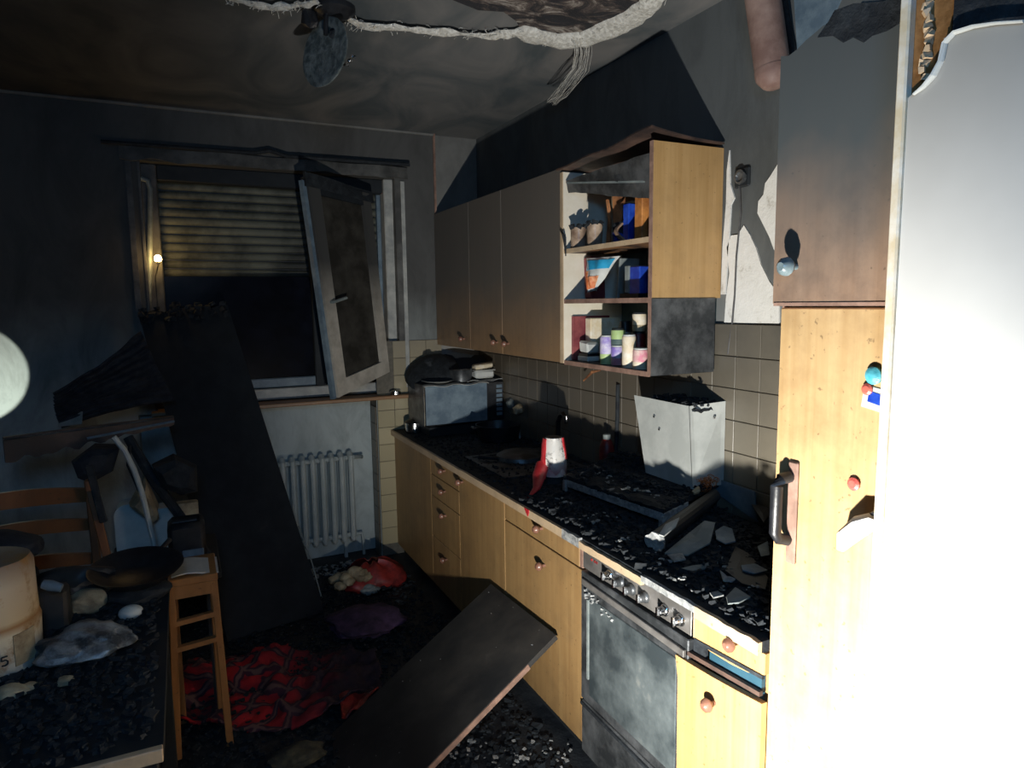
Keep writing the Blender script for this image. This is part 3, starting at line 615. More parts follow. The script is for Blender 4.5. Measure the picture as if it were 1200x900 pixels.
ud = MB().prism(pts, (.02, 0, 0)).build('upper_door', 'wood_upper', tc)
MB().prism([Vector((XF - .0135, p.y, p.z)) for p in [onx(x, y, XF - .0135) for x, y in ((958, 44), (968, 30), (978, 12), (1000, 4), (1030, 2), (1064, -4), (1063, 22), (1040, 36), (1022, 42), (1012, 50), (1000, 44), (988, 50), (976, 42))]], (.0015, 0, 0)).build('burnt_through_patch', 'char', ud)
knob(ud, (XF - .012, 1.088, 1.762), 'knob_grey', .021, .034)
MB().box((XF - .014, ty0, 1.676), (XF + .01, ty1, 1.6835)).build('door_joint_strip', 'brown_edge', tc)
bb = MB().sheet(lambda u, v: (XF + .03 + .2 * v, ty1 - .01 - .40 * u, 2.20 + .06 * math.sin(u * 7) * (1 - v) + .05 * u), 12, 4, .012).rough(.02, 14); bb.build('burnt_cabinet_top', 'char', tc)
# bar handle of the lower door
hz0, hz1 = 1.085, 1.325
h = MB().box((XF - .012, 1.063, hz0), (XF - .004, 1.090, hz1), ch=.003).build('handle_plate', 'brown_edge', ld)
hb = MB().tube([(XF - .012, 1.083, 1.14), (XF - .035, 1.088, 1.145), (XF - .045, 1.090, 1.16), (XF - .045, 1.09, 1.27), (XF - .034, 1.088, 1.285), (XF - .012, 1.083, 1.29)], .014, 10).build('bar_handle', 'black', ld, True)
p = onx(1002, 567, XF - .004); o = MB().lathe(p, [(.013, 0), (.014, .006), (.008, .009)], 14, (-1, 0, 0)).build('round_magnet', 'magnet_red'); tag(o, 'small round red magnet alone on the tall cabinet door', 'magnet', 'magnets on the tall cabinet')
p = onx(1026, 440, XF - .004); o = MB().lathe(p, [(.017, 0), (.018, .008), (.010, .014)], 14, (-1, 0, 0)).build('round_magnet', 'teal', None, True); tag(o, 'round turquoise magnet above the small picture on the tall cabinet', 'magnet', 'magnets on the tall cabinet')
p = onx(1018, 456, XF - .004); o = MB().lathe(p, [(.011, 0), (.012, .006), (.007, .009)], 14, (-1, 0, 0)).build('round_magnet', 'magnet_red'); tag(o, 'red magnet pinning the small picture below the turquoise one', 'magnet', 'magnets on the tall cabinet')
e = empty('small_picture', onx(1023, 470, XF - .006), 'small blue and white picture card under the magnets', 'picture')
a = ORG[e.name]; MB().obox(a + Vector((0, -.026, -.022)), (.0015, 0, 0), (0, .052, .008), (0, -.006, .045)).build('card', 'white', e); MB().obox(a + Vector((-.001, -.018, -.008)), (.001, 0, 0), (0, .03, .006), (0, -.003, .022)).build('blue_print', 'blue', e)
e = empty('white_hook_towel', onx(1010, 640, XF - .004), 'white melted cloth lump hanging from a dark hook beside the white door', 'cloth')
a = [onx(1025, 608, XF - .02), onx(1010, 615, XF - .03), onx(995, 628, XF - .03), onx(985, 645, XF - .02)]
MB().tube([onx(1034, 612, XF - .02)] + a, [.022, .026, .032, .026, .008], 12, squash=.55).rough(.004, 30).build('cloth', 'white', e, True)
MB().tube([onx(1022, 612, XF - .004), onx(1020, 604, XF - .03), onx(1027, 600, XF - .035)], .005, 8).build('hook', 'black', e)

# white door leaf in the foreground
dl = empty('door_1', (1.14, .3, 0), 'white door leaf standing open in the right foreground, its top corner burnt', None); dl['kind'] = 'structure'
def X1(px, py, X=1.12): return onx(px, py, X)
MB().box((1.126, -.10, 0.01), (1.162, .772, 2.32)).build('door_core', 'core', dl)
out = [(1.118, .776, 0.01), (1.118, .776, 2.02)] + [tuple(X1(*q)) for q in ((1075, 106), (1088, 92), (1098, 80), (1104, 62), (1107, 45), (1120, 38), (1140, 30), (1160, 28), (1180, 28), (1200, 26), (1230, 28))]
out = [(1.118, y, z) for _, y, z in out] + [(1.118, .40, 2.02), (1.118, .2, 2.0), (1.118, -.10, 2.0), (1.118, -.10, .01)]
MB().prism(out, (.008, 0, 0)).build('door_face', 'door_white', dl)
MB().box((1.110, .772, .01), (1.164, .790, 2.32), ch=.003).build('door_edge', 'cream', dl)
cp = [X1(*q, 1.112) for q in ((1071, 110), (1082, 101), (1094, 88), (1102, 72), (1107, 50), (1118, 39), (1140, 31), (1165, 28), (1200, 25))]
MB().tube(cp, [.003, .005, .006, .005, .005, .005, .005, .004, .004], 7, squash=.5).rough(.002, 60).build('peeled_edge', 'white', dl)
bb = MB()
for k in range(26):
    z = 2.05 + k * .011; bb.chunk((1.123, .748 + rnd.uniform(-.004, .004), z), .009, rnd, 1)
bb.build('cell_core_edge', 'wood_edge', dl)['kind'] = 'stuff'
MB().box((1.119, -.1, 2.06), (1.1255, .705, 2.32)).build('burnt_upper_face', 'char', dl)

# ================================================================== RIGHT WALL DETAILS
def patch(pixels, name, mat, th=.006, X=XR):
    P = [onx(x, y, X) for x, y in pixels]; return MB().prism([(X - th, p.y, p.z) for p in P], (th, 0, 0)).build(name, mat, wr)
patch([(913, 192), (905, 205), (898, 215), (896, 228), (890, 236), (889, 250), (895, 262), (903, 278), (908, 292), (914, 300), (914, 240)], 'plaster_patch', 'plaster')
patch([(873, 264), (866, 275), (858, 276), (853, 290), (856, 320), (852, 350), (850, 378), (914, 379), (914, 345), (903, 330), (893, 310), (887, 290), (880, 275)], 'plaster_patch', 'plaster')
patch([(856, 176), (853, 200), (852, 240), (848, 290), (846, 345), (851, 345), (855, 290), (858, 240), (862, 232), (857, 215)], 'plaster_crack', 'plaster')
patch([(930, -30), (936, 66), (952, 60), (975, 25), (1000, -30)], 'pale_wall_patch', 'blue_shard')
skt = empty('wall_socket', onx(872, 208, XR), 'blackened melted round wall socket with a cable, right of the open wall cabinet', 'socket')
a = ORG[skt.name]; MB().box(a + Vector((-.014, -.037, -.037)), a + Vector((-.001, .037, .037)), ch=.006).rough(.003, 40).build('socket_plate', 'char_board', skt)
MB().lathe(a + Vector((-.014, 0, 0)), [(.026, 0), (.026, .010), (.018, .012), (.014, .004), (.004, .003)], 16, (-1, 0, 0), rg=rnd, jit=.06).build('socket_ring', 'steel', skt)
MB().tube([a + Vector((-.012, .01, -.03)), onx(868, 250, XR - .008), onx(863, 300, XR - .008), onx(861, 345, XR - .008), onx(858, 378, XR - .012), onx(853, 415, XR - .016)], .0035, 6).build('cable', 'cable', skt)
a = onx(908, 102, 1.80); e = empty('vent_pipe', (a.x, a.y, a.z), 'rusty brown pipe stub hanging from the ceiling above the tall cabinet', 'pipe')
t = onx(888, -60, 1.78); t.z = ZC - .0005; t2 = lerp(a, t, .12)
MB().tube([t2, t], .056, 20).build('pipe_body', 'pipe', e, True)
MB().lathe(a, [(.030, 0), (.038, .006), (.055, .03), (.0575, .045), (.0575, .06)], 20, (t - a)).build('pipe_end', 'pipe', e, True)
MB().tube([onx(928, 68, XR - .02), onx(916, 0, XR - .02), onx(908, -50, XR - .02)], .014, 8).build('conduit', 'char', e) if False else tag(MB().tube([onx(931, 70, XR - .014), onx(918, 0, XR - .014), onx(910, -40, XR - .014)], .012, 8).build('conduit', 'char'), 'black conduit running down the wall behind the rusty pipe', 'conduit')

# ================================================================== CEILING
lip = [(255, -6), (285, 2), (320, 9), (345, 7), (372, 2)]
lip2 = [(400, 18), (425, 30), (470, 33), (520, 38), (570, 42), (612, 38), (650, 47), (685, 45), (715, 33), (742, 20), (770, -2), (780, -14)]
def ceil_pts(l, z): return [onz(x, y, z) for x, y in l]
def dens(P, k=5):
    o = []
    for i in range(len(P) - 1): o += [lerp(P[i], P[i + 1], j / k) for j in range(k)]
    return o + [P[-1]]
tp = empty('torn_ceiling_lining', onz(640, 30, ZC - .01), 'torn pale fibre lining peeling from the blackened ceiling', 'ceiling lining')
for L, rr in ((lip, .020), (lip2, .024)):
    P = dens(ceil_pts(L, ZC - .022)); n = len(P); R = [rr * (.55 + .9 * abs(noise.noise(Vector((i * .21, rr * 99, 0)))) + (1.3 if L is lip2 and i > 24 and i < 50 else 0)) for i in range(n)]
    bb = MB(); bb.tube(P, R, 12, squash=.4).rough(.010, 30); bb.build('fibre_lip', 'fibre', tp, True)
    bb = MB()
    for i in range(n * 5):
        q = P[rnd.randrange(n)] + Vector((rnd.uniform(-.02, .02), rnd.uniform(-.035, .035), rnd.uniform(-.012, .01))); d = Vector((rnd.uniform(-1, .4), rnd.uniform(-1, 1), rnd.uniform(-.5, .2))) * .03
        bb.tube([q, q + d * .5 + Vector((0, 0, .004)), q + d], .0011, 3, False)
    bb.build('loose_fibres', 'fibre', tp)['kind'] = 'stuff'
Lf = ceil_pts([(612, 38), (650, 47), (685, 45), (715, 33), (742, 20), (770, -2), (700, -20), (560, -30), (530, 0), (560, 12), (590, 14), (605, 25)], ZC - .012)
s = N('torn_lining_mottled'); f = s.noise(4, 7, .75, s.mapped((1.6, 2.6, 1), False), .9)
M['torn'] = s.done(s.ramp(f, [(.44, (.02, .02, .024)), (.52, (.10, .075, .065)), (.60, (.36, .32, .28)), (.70, (.62, .60, .54))]), .9, f, 1, .03)
MB().prism(Lf, (0, 0, .008)).build('torn_sheet', 'torn', tp)
# hanging shred
sp_ = [onz(683, 46, ZC - .03), onz(684, 62, ZC - .06), onz(680, 80, ZC - .09), onz(668, 98, ZC - .12), onz(657, 112, ZC - .13), onz(646, 120, ZC - .13)]
bb = MB()
for k in range(20):
    off = rnd.uniform(-.05, .05); ph = rnd.uniform(0, 6); P = []
    for i, p in enumerate(sp_):
        wd = (1.0, .75, .8, .95, .7, .5)[i]; P.append(p + Vector((off * wd + .008 * math.sin(ph + i * 1.3), .01 * math.cos(ph + i), .010 * math.sin(ph * 2 + i * 2))))
    bb.tube(dens(P, 3), rnd.choice((.0006, .0009, .0013)), 4, False)
tag(bb.build('hanging_fibre_shred', 'fibre'), 'pale shred of torn fibre hanging down from the ceiling lining', 'fibre shred')
# ceiling lamp wreck
a = ony(382, 62, 2.70); e = empty('ceiling_lamp', (a.x, a.y, ZC), 'wrecked ceiling lamp with sooted round glass plate hanging on edge', 'lamp')
nrm = (Vector((-.88, -.46, .12))).normalized()
MB().lathe(a, [(.05, -.004), (.100, -.006), (.124, 0), (.128, .008), (.120, .010), (.09, .004), (.03, .002)], 30, nrm, rg=rnd, jit=.012).build('glass_plate', 'glass_plate', e, True)
b2 = a + Vector((-.005, 0, .125)); MB().tube([b2 + Vector((.02, 0, .06)), b2 + Vector((.01, -.01, .02)), a + Vector((0, -.01, .06))], .009, 8).build('stem', 'black', e)
MB().lathe((a.x + .04, a.y, ZC - .0005), [(.075, 0), (.075, .018), (.05, .035), (.02, .045)], 18, (0, 0, -1)).build('ceiling_rose', 'black', e, True)
bb = MB().obox(b2 + Vector((-.075, -.03, -.05)), (.05, .0, 0), (0, .05, 0), (0, 0, .07), .012).rough(.02, 20); bb.build('melted_holder', 'black', e)
bb = MB().obox(a + Vector((.01, -.045, .045)), (.035, .0, 0), (0, .03, 0), (0, 0, .035), .01).rough(.01, 30); bb.build('melted_socket', 'char', e)
bb = MB()
for k in range(5): bb.chunk(a + Vector((.075 + rnd.uniform(-.02, .02), -.06, -.035 + rnd.uniform(-.03, .03))), .010, rnd, .8)
bb.build('glass_splinters', 'chrome', e)

# ================================================================== ON THE WORKTOP (far end)
tag(MB().box((1.36, 3.99, WT), (1.86, 4.30, WT + .062), ch=.004).build('charred_board', 'char_board'), 'black charred board lying under the microwave', 'board')
mz = WT + .066; mw = empty('microwave', (1.62, 4.13, mz), 'blue-grey microwave oven with dark side standing in the worktop corner', 'microwave')
my = 3.97; mx0, mx1 = 1.325, 1.868; mt = mz + .262
MB().box((mx0, my + .02, mz + .008), (mx1, my + .33, mt), ch=.004).build('casing', 'steel', mw)
MB().box((mx0 + .004, my, mz + .012), (mx0 + .425, my + .02, mt - .004), ch=.003).build('door', 'blue_shard', mw)
MB().box((mx0 + .425, my + .002, mz + .012), (mx1 - .001, my + .02, mt - .004), ch=.003).build('control_panel', 'black', mw)
for k in range(7): MB().box((mx0 + .490, my - .001, mz + .04 + k * .03), (mx0 + .530, my + .003, mz + .06 + k * .03)).build('button', 'blue_shard', mw)
MB().bar((mx0 + .414, my - .004, mz + .02), (mx0 + .414, my - .004, mt - .03), .007, .007).build('door_edge', 'chrome', mw)
MB().box((mx0, my - .004, mz + .01), (mx0 + .007, my + .01, mt - .002)).box((mx0, my - .004, mz + .008), (mx0 + .42, my + .004, mz + .014)).build('door_trim', 'chrome', mw)
MB().sheet(lambda u, v: (mx0 - .004 + .44 * u, my - .008 + .03 * v, mt + .002 + .006 * math.sin(u * 16) - .006 * (1 - v)), 20, 2, .003).build('melted_top_edge', 'white_paint', mw)
for x in (mx0 + .04, mx1 - .05): MB().box((x, my + .04, mz - .004), (x + .03, my + .07, mz + .009)).build('foot', 'black', mw)
# things on the microwave
mt += .001
def on_mw(px, Y): return onx_y(px, Y)
def xat(px, Y, py=440): return ony(px, py, Y).x
x = xat(512, 4.10); tag(MB().lathe((x, 4.09, mt), [(.02, 0), (.07, .004), (.105, .016), (.100, .018), (.06, .009), (.02, .007)], 24).build('white_dish', 'white', None, True), 'small pale dish on the left of the microwave top', 'dish')
x = xat(503, 4.22); e = empty('charred_pan', (x, 4.2, mt), 'charred black upturned pan with knob leaning on the microwave', 'pan')
ax = Vector((-.35, -.45, .82)); MB().lathe((x + .01, 4.21, mt + .075), [(.175, -.035), (.180, -.028), (.165, .0), (.12, .028), (.05, .04), (.02, .042)], 26, ax, rg=rnd, jit=.015).build('pan_body', 'char', e, True)
MB().lathe(Vector((x + .01, 4.21, mt + .075)) + ax * .042, [(.018, 0), (.014, .015), (.030, .03), (.026, .045), (.01, .05)], 14, ax).build('pan_knob', 'char', e, True)
x = xat(540, 4.08); e = empty('cooking_pot', (x, 4.08, mt), 'small steel cooking pot with bright rim on the microwave', 'pot')
MB().lathe((x, 4.08, mt), [(.062, 0), (.070, .005), (.073, .075), (.076, .080), (.070, .080), (.066, .015), (.01, .012)], 22).build('pot_body', 'steel', e, True)
MB().lathe((x, 4.08, mt + .078), [(.078, 0), (.079, .004), (.071, .005)], 22).build('pot_rim', 'chrome', e, True)
MB().tube([(x + .07, 4.08, mt + .065), (x + .12, 4.07, mt + .07)], .009, 8).build('pot_handle', 'black', e)
x = xat(566, 4.05); e = empty('baking_tray', (x - .05, 4.26, mt), 'dark baking tray leaning behind the pot and tubs', 'tray')
MB().sheet(lambda u, v: (x - .20 + .42 * u, 4.24 + .05 * v, mt + .02 + (.14 + .012 * math.sin(u * 7)) * v - .05 * v * max(0, u - .85) * 4), 14, 5, .006).build('tray_sheet', 'char_board', e)
tag(MB().sheet(lambda u, v: (x - .13 + .27 * u, 4.00 + .10 * v, mt + .006 + .008 * math.sin(u * 9 + v * 3) * (1 - v)), 14, 4, .004).build('folded_paper', 'pale_debris'), 'folded pale paper under the tubs on the microwave', 'paper')
e = empty('plastic_tub', (x, 4.07, mt + .014), 'lower pale plastic tub on the microwave', 'tub', 'stacked tubs on the microwave')
MB().obox((x - .06, 4.03, mt + .016), (.135, 0, 0), (0, .09, 0), (0, 0, .052), .012).build('tub_body', 'white', e, True)
MB().box((x - .064, 4.026, mt + .066), (x + .079, 4.124, mt + .072)).build('tub_rim', 'white_paint', e)
tag(MB().obox((x - .055, 4.035, mt + .073), (.125, 0, .012), (0, .08, 0), (0, 0, .03), .008).build('plastic_tub', 'cream', None, True), 'upper cream plastic tub tilted on the lower tub', 'tub', 'stacked tubs on the microwave')
# small pots left of microwave and on the sill
def potlet(name, c, r, h, label, cat='pot'):
    e = empty(name, c, label, cat); MB().lathe(c, [(r * .9, 0), (r, .006), (r, h), (r * 1.04, h + .003)], 20).build('pot_body', 'chrome', e, True)
    MB().lathe((c[0], c[1], c[2] + h + .003), [(r * 1.05, 0), (r * .8, .012), (r * .2, .018), (r * .2, .03), (r * .1, .032)], 20).build('lid', 'black', e, True); return e
potlet('steel_pot', (1.335, 4.215, WT + .001), .062, .065, 'small steel pot with black lid at the left end of the worktop')
tag(MB().lathe((1.245, 4.325, 1.099), [(.032, 0), (.036, .004), (.036, .024), (.03, .028), (.024, .024), (.02, .006)], 18).build('glass_ashtray', 'chrome', None, True), 'small shiny glass ashtray on the window sill', 'ashtray')
# colander / bowl at right of microwave
x, y = 1.70, 3.70
e = empty('black_pan', (x, y, WT), 'black stew pan in front of the microwave right side', 'pan')
MB().lathe((x, y, WT + .001), [(.10, 0), (.12, .01), (.135, .10), (.139, .10), (.125, .02), (.02, .012)], 24).build('pan_body', 'black', e, True); MB().tube([(x - .13, y - .03, WT + .09), (x - .18, y - .05, WT + .10), (x - .16, y + .03, WT + .09)], .008, 8).build('pan_handle', 'black', e)
e = empty('dish_brush', onx(609, 497, 1.84), 'yellowish dish brush standing against the tiles', 'brush'); a = ORG[e.name]
b0 = Vector((1.83, a.y - .02, WT + .002)); MB().tube([b0, onx(607, 495, 1.84)], .007, 8).build('brush_handle', 'grey_shard', e)
MB().lathe(onx(608, 480, 1.84), [(.02, -.012), (.035, 0), (.03, .02), (.01, .03)], 14, (-.6, -.6, .3), rg=rnd, jit=.2).build('bristle_head', 'beige', e)
MB().lathe(onx(598, 473, 1.855), [(.02, -.01), (.030, 0), (.01, .018)], 14, (-.6, -.6, .3), rg=rnd, jit=.15).build('bristle_head', 'grey_shard', e)
# sink & tap
sk = empty('sink', (1.58, 3.08, WT), 'stainless sink half buried in soot between microwave and kettle', 'sink')
bb = MB(); x0, x1, y0_, y1_ = 1.34, 1.80, 2.84, 3.36
bb.box((x0, y0_, WT), (x1, y0_ + .03, WT + .007)).box((x0, y1_ - .03, WT), (x1, y1_, WT + .007)).box((x0, y0_ + .03, WT), (x0 + .03, y1_ - .03, WT + .007)).box((x1 - .03, y0_ + .03, WT), (x1, y1_ - .03, WT + .007)).box((x0 + .03, y0_ + .03, WT), (x1 - .03, y1_ - .03, WT + .002)); bb.build('sink_rim', 'steel', sk)
tp_ = empty('tap', (1.80, 3.14, WT), 'black curved tap behind the white kettle', 'tap')
MB().tube([(1.81, 3.16, WT + .007), (1.81, 3.16, WT + .13), (1.805, 3.15, WT + .19), (1.80, 3.12, WT + .23), (1.79, 3.07, WT + .245), (1.785, 3.03, WT + .225)], .013, 10).build('spout', 'black', tp_, True)
MB().lathe((1.785, 3.03, WT + .20), [(.010, 0), (.012, .02), (.011, .04)], 10).build('nozzle', 'chrome', tp_, True)
x, y = onz(610, 533, WT + .02).x, onz(610, 533, WT + .02).y
e = empty('frying_pan', (x, y, WT), 'upturned dark frying pan with shiny bottom on the worktop', 'pan')
MB().lathe((x, y, WT + .003), [(.135, 0), (.130, .02), (.10, .035), (.02, .037)], 26).build('pan_body', 'steel', e, True); MB().tube([(x - .13, y, WT + .015), (x - .22, y + .06, WT + .02)], .010, 8).build('pan_handle', 'black', e)
# kettle with melted red jacket
a = onz(649, 557, WT + .03); kx, ky = a.x, a.y; kz = WT + .002
e = empty('melted_kettle', (kx, ky, kz), 'white kettle with melted red plastic jacket standing on the burnt worktop', 'kettle')
s = N('sooted_white_enamel'); f = s.noise(60, 4, .7); g2 = s.noise(9, 4, .6); xx = s.span(s.axis(1), ky + .02, ky - .06)
cc = s.mix(s.math('MULTIPLY', s.span(f, .50, .58), s.span(g2, .42, .6)), (.72, .70, .66), (.03, .03, .03)); zz = s.span(s.math('ADD', s.axis(2), s.math('MULTIPLY', g2, .08)), kz + .135, kz + .07)
M['kettle_white'] = s.done(s.mix(zz, cc, (.55, .18, .19)), .4, f, .2, .003)
MB().lathe((kx, ky, kz + .03), [(.052, 0), (.060, .01), (.062, .05), (.058, .10), (.050, .14), (.041, .165), (.040, .178), (.036, .178)], 26).rough(.003, 22).build('kettle_body', 'kettle_white', e, True)
MB().lathe((kx, ky, kz), [(.060, 0), (.064, .010), (.055, .04)], 20, rg=rnd, jit=.1).build('charred_base', 'char', e)
MB().lathe((kx, ky, kz + .205), [(.038, 0), (.036, .006), (.01, .009)], 20).build('lid', 'steel', e, True)
vL = Vector((-.80, .58, 0)); vF = Vector((-.50, -.86, 0)); K = Vector((kx, ky, kz))
def jk(u, v):   # left side jacket flap flowing down to a tail
    ang = 2.98 + (u - .5) * (1.45 - .6 * v); r = .066 - .020 * v + .004 * (1 - v)
    return K + Vector((math.cos(ang) * r * 1.05, math.sin(ang) * r * 1.05, .025 + .180 * v)) + vL * .002
MB().sheet(jk, 10, 12, .006).rough(.003, 20).build('red_jacket', 'red', e, True)
q0 = K + Vector((math.cos(3.05) * .056, math.sin(3.05) * .056, .085)); q1 = onz(629, 572, WT + .025); q2 = onz(619, 583, WT + .008)
MB().tube([q0, lerp(q0, q1, .5) + Vector((-.004, 0, 0)), q1, q2], [.032, .030, .017, .003], 12, squash=.6).build('red_melt_tail', 'red', e, True)
MB().sheet(lambda u, v: K + Vector((math.cos(-1.0 + u * .45) * (.064 - .016 * v), math.sin(-1.0 + u * .45) * (.064 - .016 * v), .11 + .10 * v)), 5, 8, .006).build('red_side_strip', 'red', e, True)
bb = MB().sheet(lambda u, v: K + Vector((math.cos(-2.6 + u * 1.6) * .0665, math.sin(-2.6 + u * 1.6) * .0665, .035 + (.022 + .014 * math.sin(u * 11)) * v)), 14, 3, .004); bb.build('red_bottom_melt', 'pink', e, True)
# red bottle + stick behind
a = onx(711, 526, 1.80); e = empty('red_bottle', (1.80, a.y, WT + .02), 'sooted red bottle with grey cap against the tiles', 'bottle')
ba = Vector((1.80, a.y, WT + .001)); MB().lathe(ba, [(.032, 0), (.036, .006), (.036, .12), (.034, .145), (.026, .165), (.018, .178)], 20).build('bottle_body', 'red_dull', e, True); MB().lathe(ba, [(.019, .178), (.019, .20), (.015, .203)], 16).build('bottle_cap', 'grey_shard', e, True)
tag(MB().tube([(1.868, a.y + .03, WT + .002), (1.868, a.y + .01, WT + .28), (1.862, a.y, WT + .44)], .010, 8).rough(.006, 15).build('charred_stick', 'char'), 'black charred stick leaning on the tiles behind the red bottle', 'stick')
tag(MB().sheet(lambda u, v: (1.865 - .03 * v, 2.62 + .12 * u, WT + .002 + .11 * v * math.sin(math.pi * u) ** .5), 10, 5, .004).build('pan_cover', 'char_board'), 'dark pan lid standing against the tiles left of the metal box', 'lid')

# ================================================================== FALLEN HOOD + METAL BOX + DEBRIS
a, b_, c_ = Vector((1.462, 2.500, .925)), Vector((1.528, 1.905, .925)), Vector((1.865, 1.985, .965)); d_ = a + (c_ - b_)
hd = empty('fallen_extractor_hood', (1.65, 2.2, WT), 'fallen extractor hood tray with pale ashy rim, heaped with black debris', 'extractor hood')
bb = MB().sheet(lambda u, v: lerp(lerp(b_, a, u), lerp(c_, d_, u), v) + Vector((0, 0, .012 * noise.noise(Vector((u * 9, v * 9, 2))))), 24, 18, .018); bb.build('tray_plate', 'char', hd)
def rimbar(p, q, hgt=.030, t=.010, nm='rim'):
    d = q - p; n = Vector((d.y, -d.x, 0)).normalized()
    MB().obox(p - n * t / 2 + Vector((0, 0, -.028)), d, n * t, (0, 0, hgt), .002).rough(.0025, 35).build(nm, 'rim', hd)
rimbar(b_, a); rimbar(b_, lerp(b_, c_, .42)); 
MB().obox(b_ + Vector((-.006, -.006, -.058)), (.012, 0, 0), (0, .028, 0), (0, 0, .05), .002).build('corner_bracket', 'rim', hd)
MB().obox(a + Vector((-.006, -.02, -.05)), (.012, 0, 0), (0, .028, 0), (0, 0, .045), .002).build('corner_bracket', 'rim', hd)
for p in (a, b_, d_, c_): MB().box(p + Vector((-.01 if p.x > 1.6 else .01, 0, WT - p.z + .001)) - Vector((.01 if p.x > 1.6 else 0, .01 if p.y > 2.2 else 0, 0)), Vector((p.x + (-.01 if p.x > 1.6 else .025), p.y + (.0 if p.y > 2.2 else .015), p.z - .02))).build('support', 'char', hd)
MB().bar(onz(781, 590, .945), onz(803, 583, .955), .010, .006).build('loose_rod', 'grey_shard', hd)
f0, f1 = onx(812, 549, 1.72), onx(808, 476, 1.72); L0, L1 = onx(757, 524, 1.72), onx(743, 463, 1.72)
bz0, bz1 = .975, f1.z; yb0, yb1 = f0.y, L0.y
mb_ = empty('sheet_metal_box', (1.80, (yb0 + yb1) / 2, bz0), 'light grey sheet metal hood box standing on the debris with a burnt black top', 'metal box')
MB().prism([(1.72, yb0, bz0), (1.72, yb1, bz0), (1.72, L1.y, L1.z), (1.72, f1.y, f1.z)], (.003, 0, 0)).build('left_face', 'steel_light', mb_)
MB().prism([(1.72, yb0, bz0), (1.872, yb0 - .004, bz0), (1.872, yb0 - .004, f1.z + .012), (1.72, f1.y, f1.z)], (0, .003, 0)).build('right_face', 'steel_light', mb_)
MB().box((1.722, yb1 - .003, bz0), (1.872, yb1, L1.z - .004)).build('rear_face', 'steel', mb_)
bb = MB().sheet(lambda u, v: (1.728 + .14 * u, yb0 + .008 + (yb1 - yb0 - .01) * v, bz1 - .012 + .012 * noise.noise(Vector((u * 6, v * 6, 0))) + .006 * v), 12, 12, .01); bb.build('charred_top_fill', 'char', mb_)
for p in (onx(767, 488, 1.716), onx(773, 503, 1.716)): MB().lathe(p, [(.006, 0), (.005, .004)], 8, (-1, 0, 0)).build('screw', 'chrome', mb_)
MB().lathe(Vector((1.815, yb0 - .004, onx(840, 490, 1.815).z)), [(.006, 0), (.005, .004)], 8, (0, -1, 0)).build('screw', 'chrome', mb_)
bb = MB(); 
for k in range(120):
    t, v = rnd.random(), rnd.random(); bb.chunk((1.73 + .135 * t, yb0 + .01 + (yb1 - yb0 - .02) * v, bz1 - .004 + rnd.uniform(0, .014)), rnd.uniform(.006, .016), rnd, .6)
bb.build('burnt_crumbs', 'debris', mb_)['kind'] = 'stuff'
# debris heaps: fine crumbs as stuff
def heap(name, fn, n, smin, smax, mat, label, flat=.7, rg=None):
    rg = rg or rnd; bb = MB()
    for k in range(n):
        p = fn(rg.random(), rg.random()); bb.chunk(p, rg.uniform(smin, smax) * (1.6 if rg.random() < .06 else 1), rg, flat)
    o = bb.build(name, mat); tag(o, label, 'debris', None, 'stuff'); return o
def hump(x, y): return .012 + .03 * max(0, noise.noise(Vector((x * 5, y * 5, 3)))) 
heap('worktop_debris', lambda u, v: (XF + .01 + .60 * u ** .9, 1.17 + 1.42 * v, WT + hump(u, v * 2) * rnd.random() * 1.2), 5200, .004, .015, 'debris', 'black burnt crumbs spread over the near end of the worktop')
heap('hood_debris', lambda u, v: lerp(lerp(b_, a, u), lerp(c_, d_, u), v) * 1.0 + Vector((0, 0, .006 + .03 * rnd.random() * (.3 + noise.noise(Vector((u * 4, v * 4, 1))) + v * .7))), 2600, .004, .014, 'debris', 'black crumbs heaped on the fallen hood tray')
heap('far_debris', lambda u, v: (XF + .03 + .60 * u, 2.60 + 1.6 * v, WT + .006 * rnd.random()), 1500, .003, .010, 'char', 'thin layer of black crumbs on the far end of the worktop')
def pix_heap(name, pts, n, smin, smax, mat, label, z, spread=.02, flat=.35):
    P = [onz(x, y, z) for x, y in pts]; bb = MB()
    for k in range(n):
        p = P[rnd.randrange(len(P))] + Vector((rnd.uniform(-spread, spread), rnd.uniform(-spread, spread), rnd.uniform(0, .01))); bb.chunk(p, rnd.uniform(smin, smax), rnd, flat)
    return tag(bb.build(name, mat), label, 'debris', None, 'stuff')
pix_heap('ash_flakes', [(694, 607), (705, 603), (702, 612), (715, 606), (720, 622), (728, 634), (735, 632), (662, 590), (655, 585), (690, 614)], 30, .004, .011, 'pale_debris', 'pale ash flakes near the front edge over the left cabinet', WT + .02, .018)
pix_heap('ash_flakes', [(745, 575), (756, 577), (765, 582), (715, 565), (712, 560), (700, 556), (735, 574)], 40, .004, .011, 'pale_debris', 'pale ash flakes on the hood tray rim', .955, .014)
pix_heap('ash_flakes', [(760, 655), (775, 660), (790, 668), (800, 680), (820, 695), (850, 668), (848, 690), (772, 648), (785, 658), (752, 650), (835, 640), (880, 690)], 30, .003, .010, 'pale_debris', 'pale ash flakes along the broken edge above the oven', WT + .018, .02)
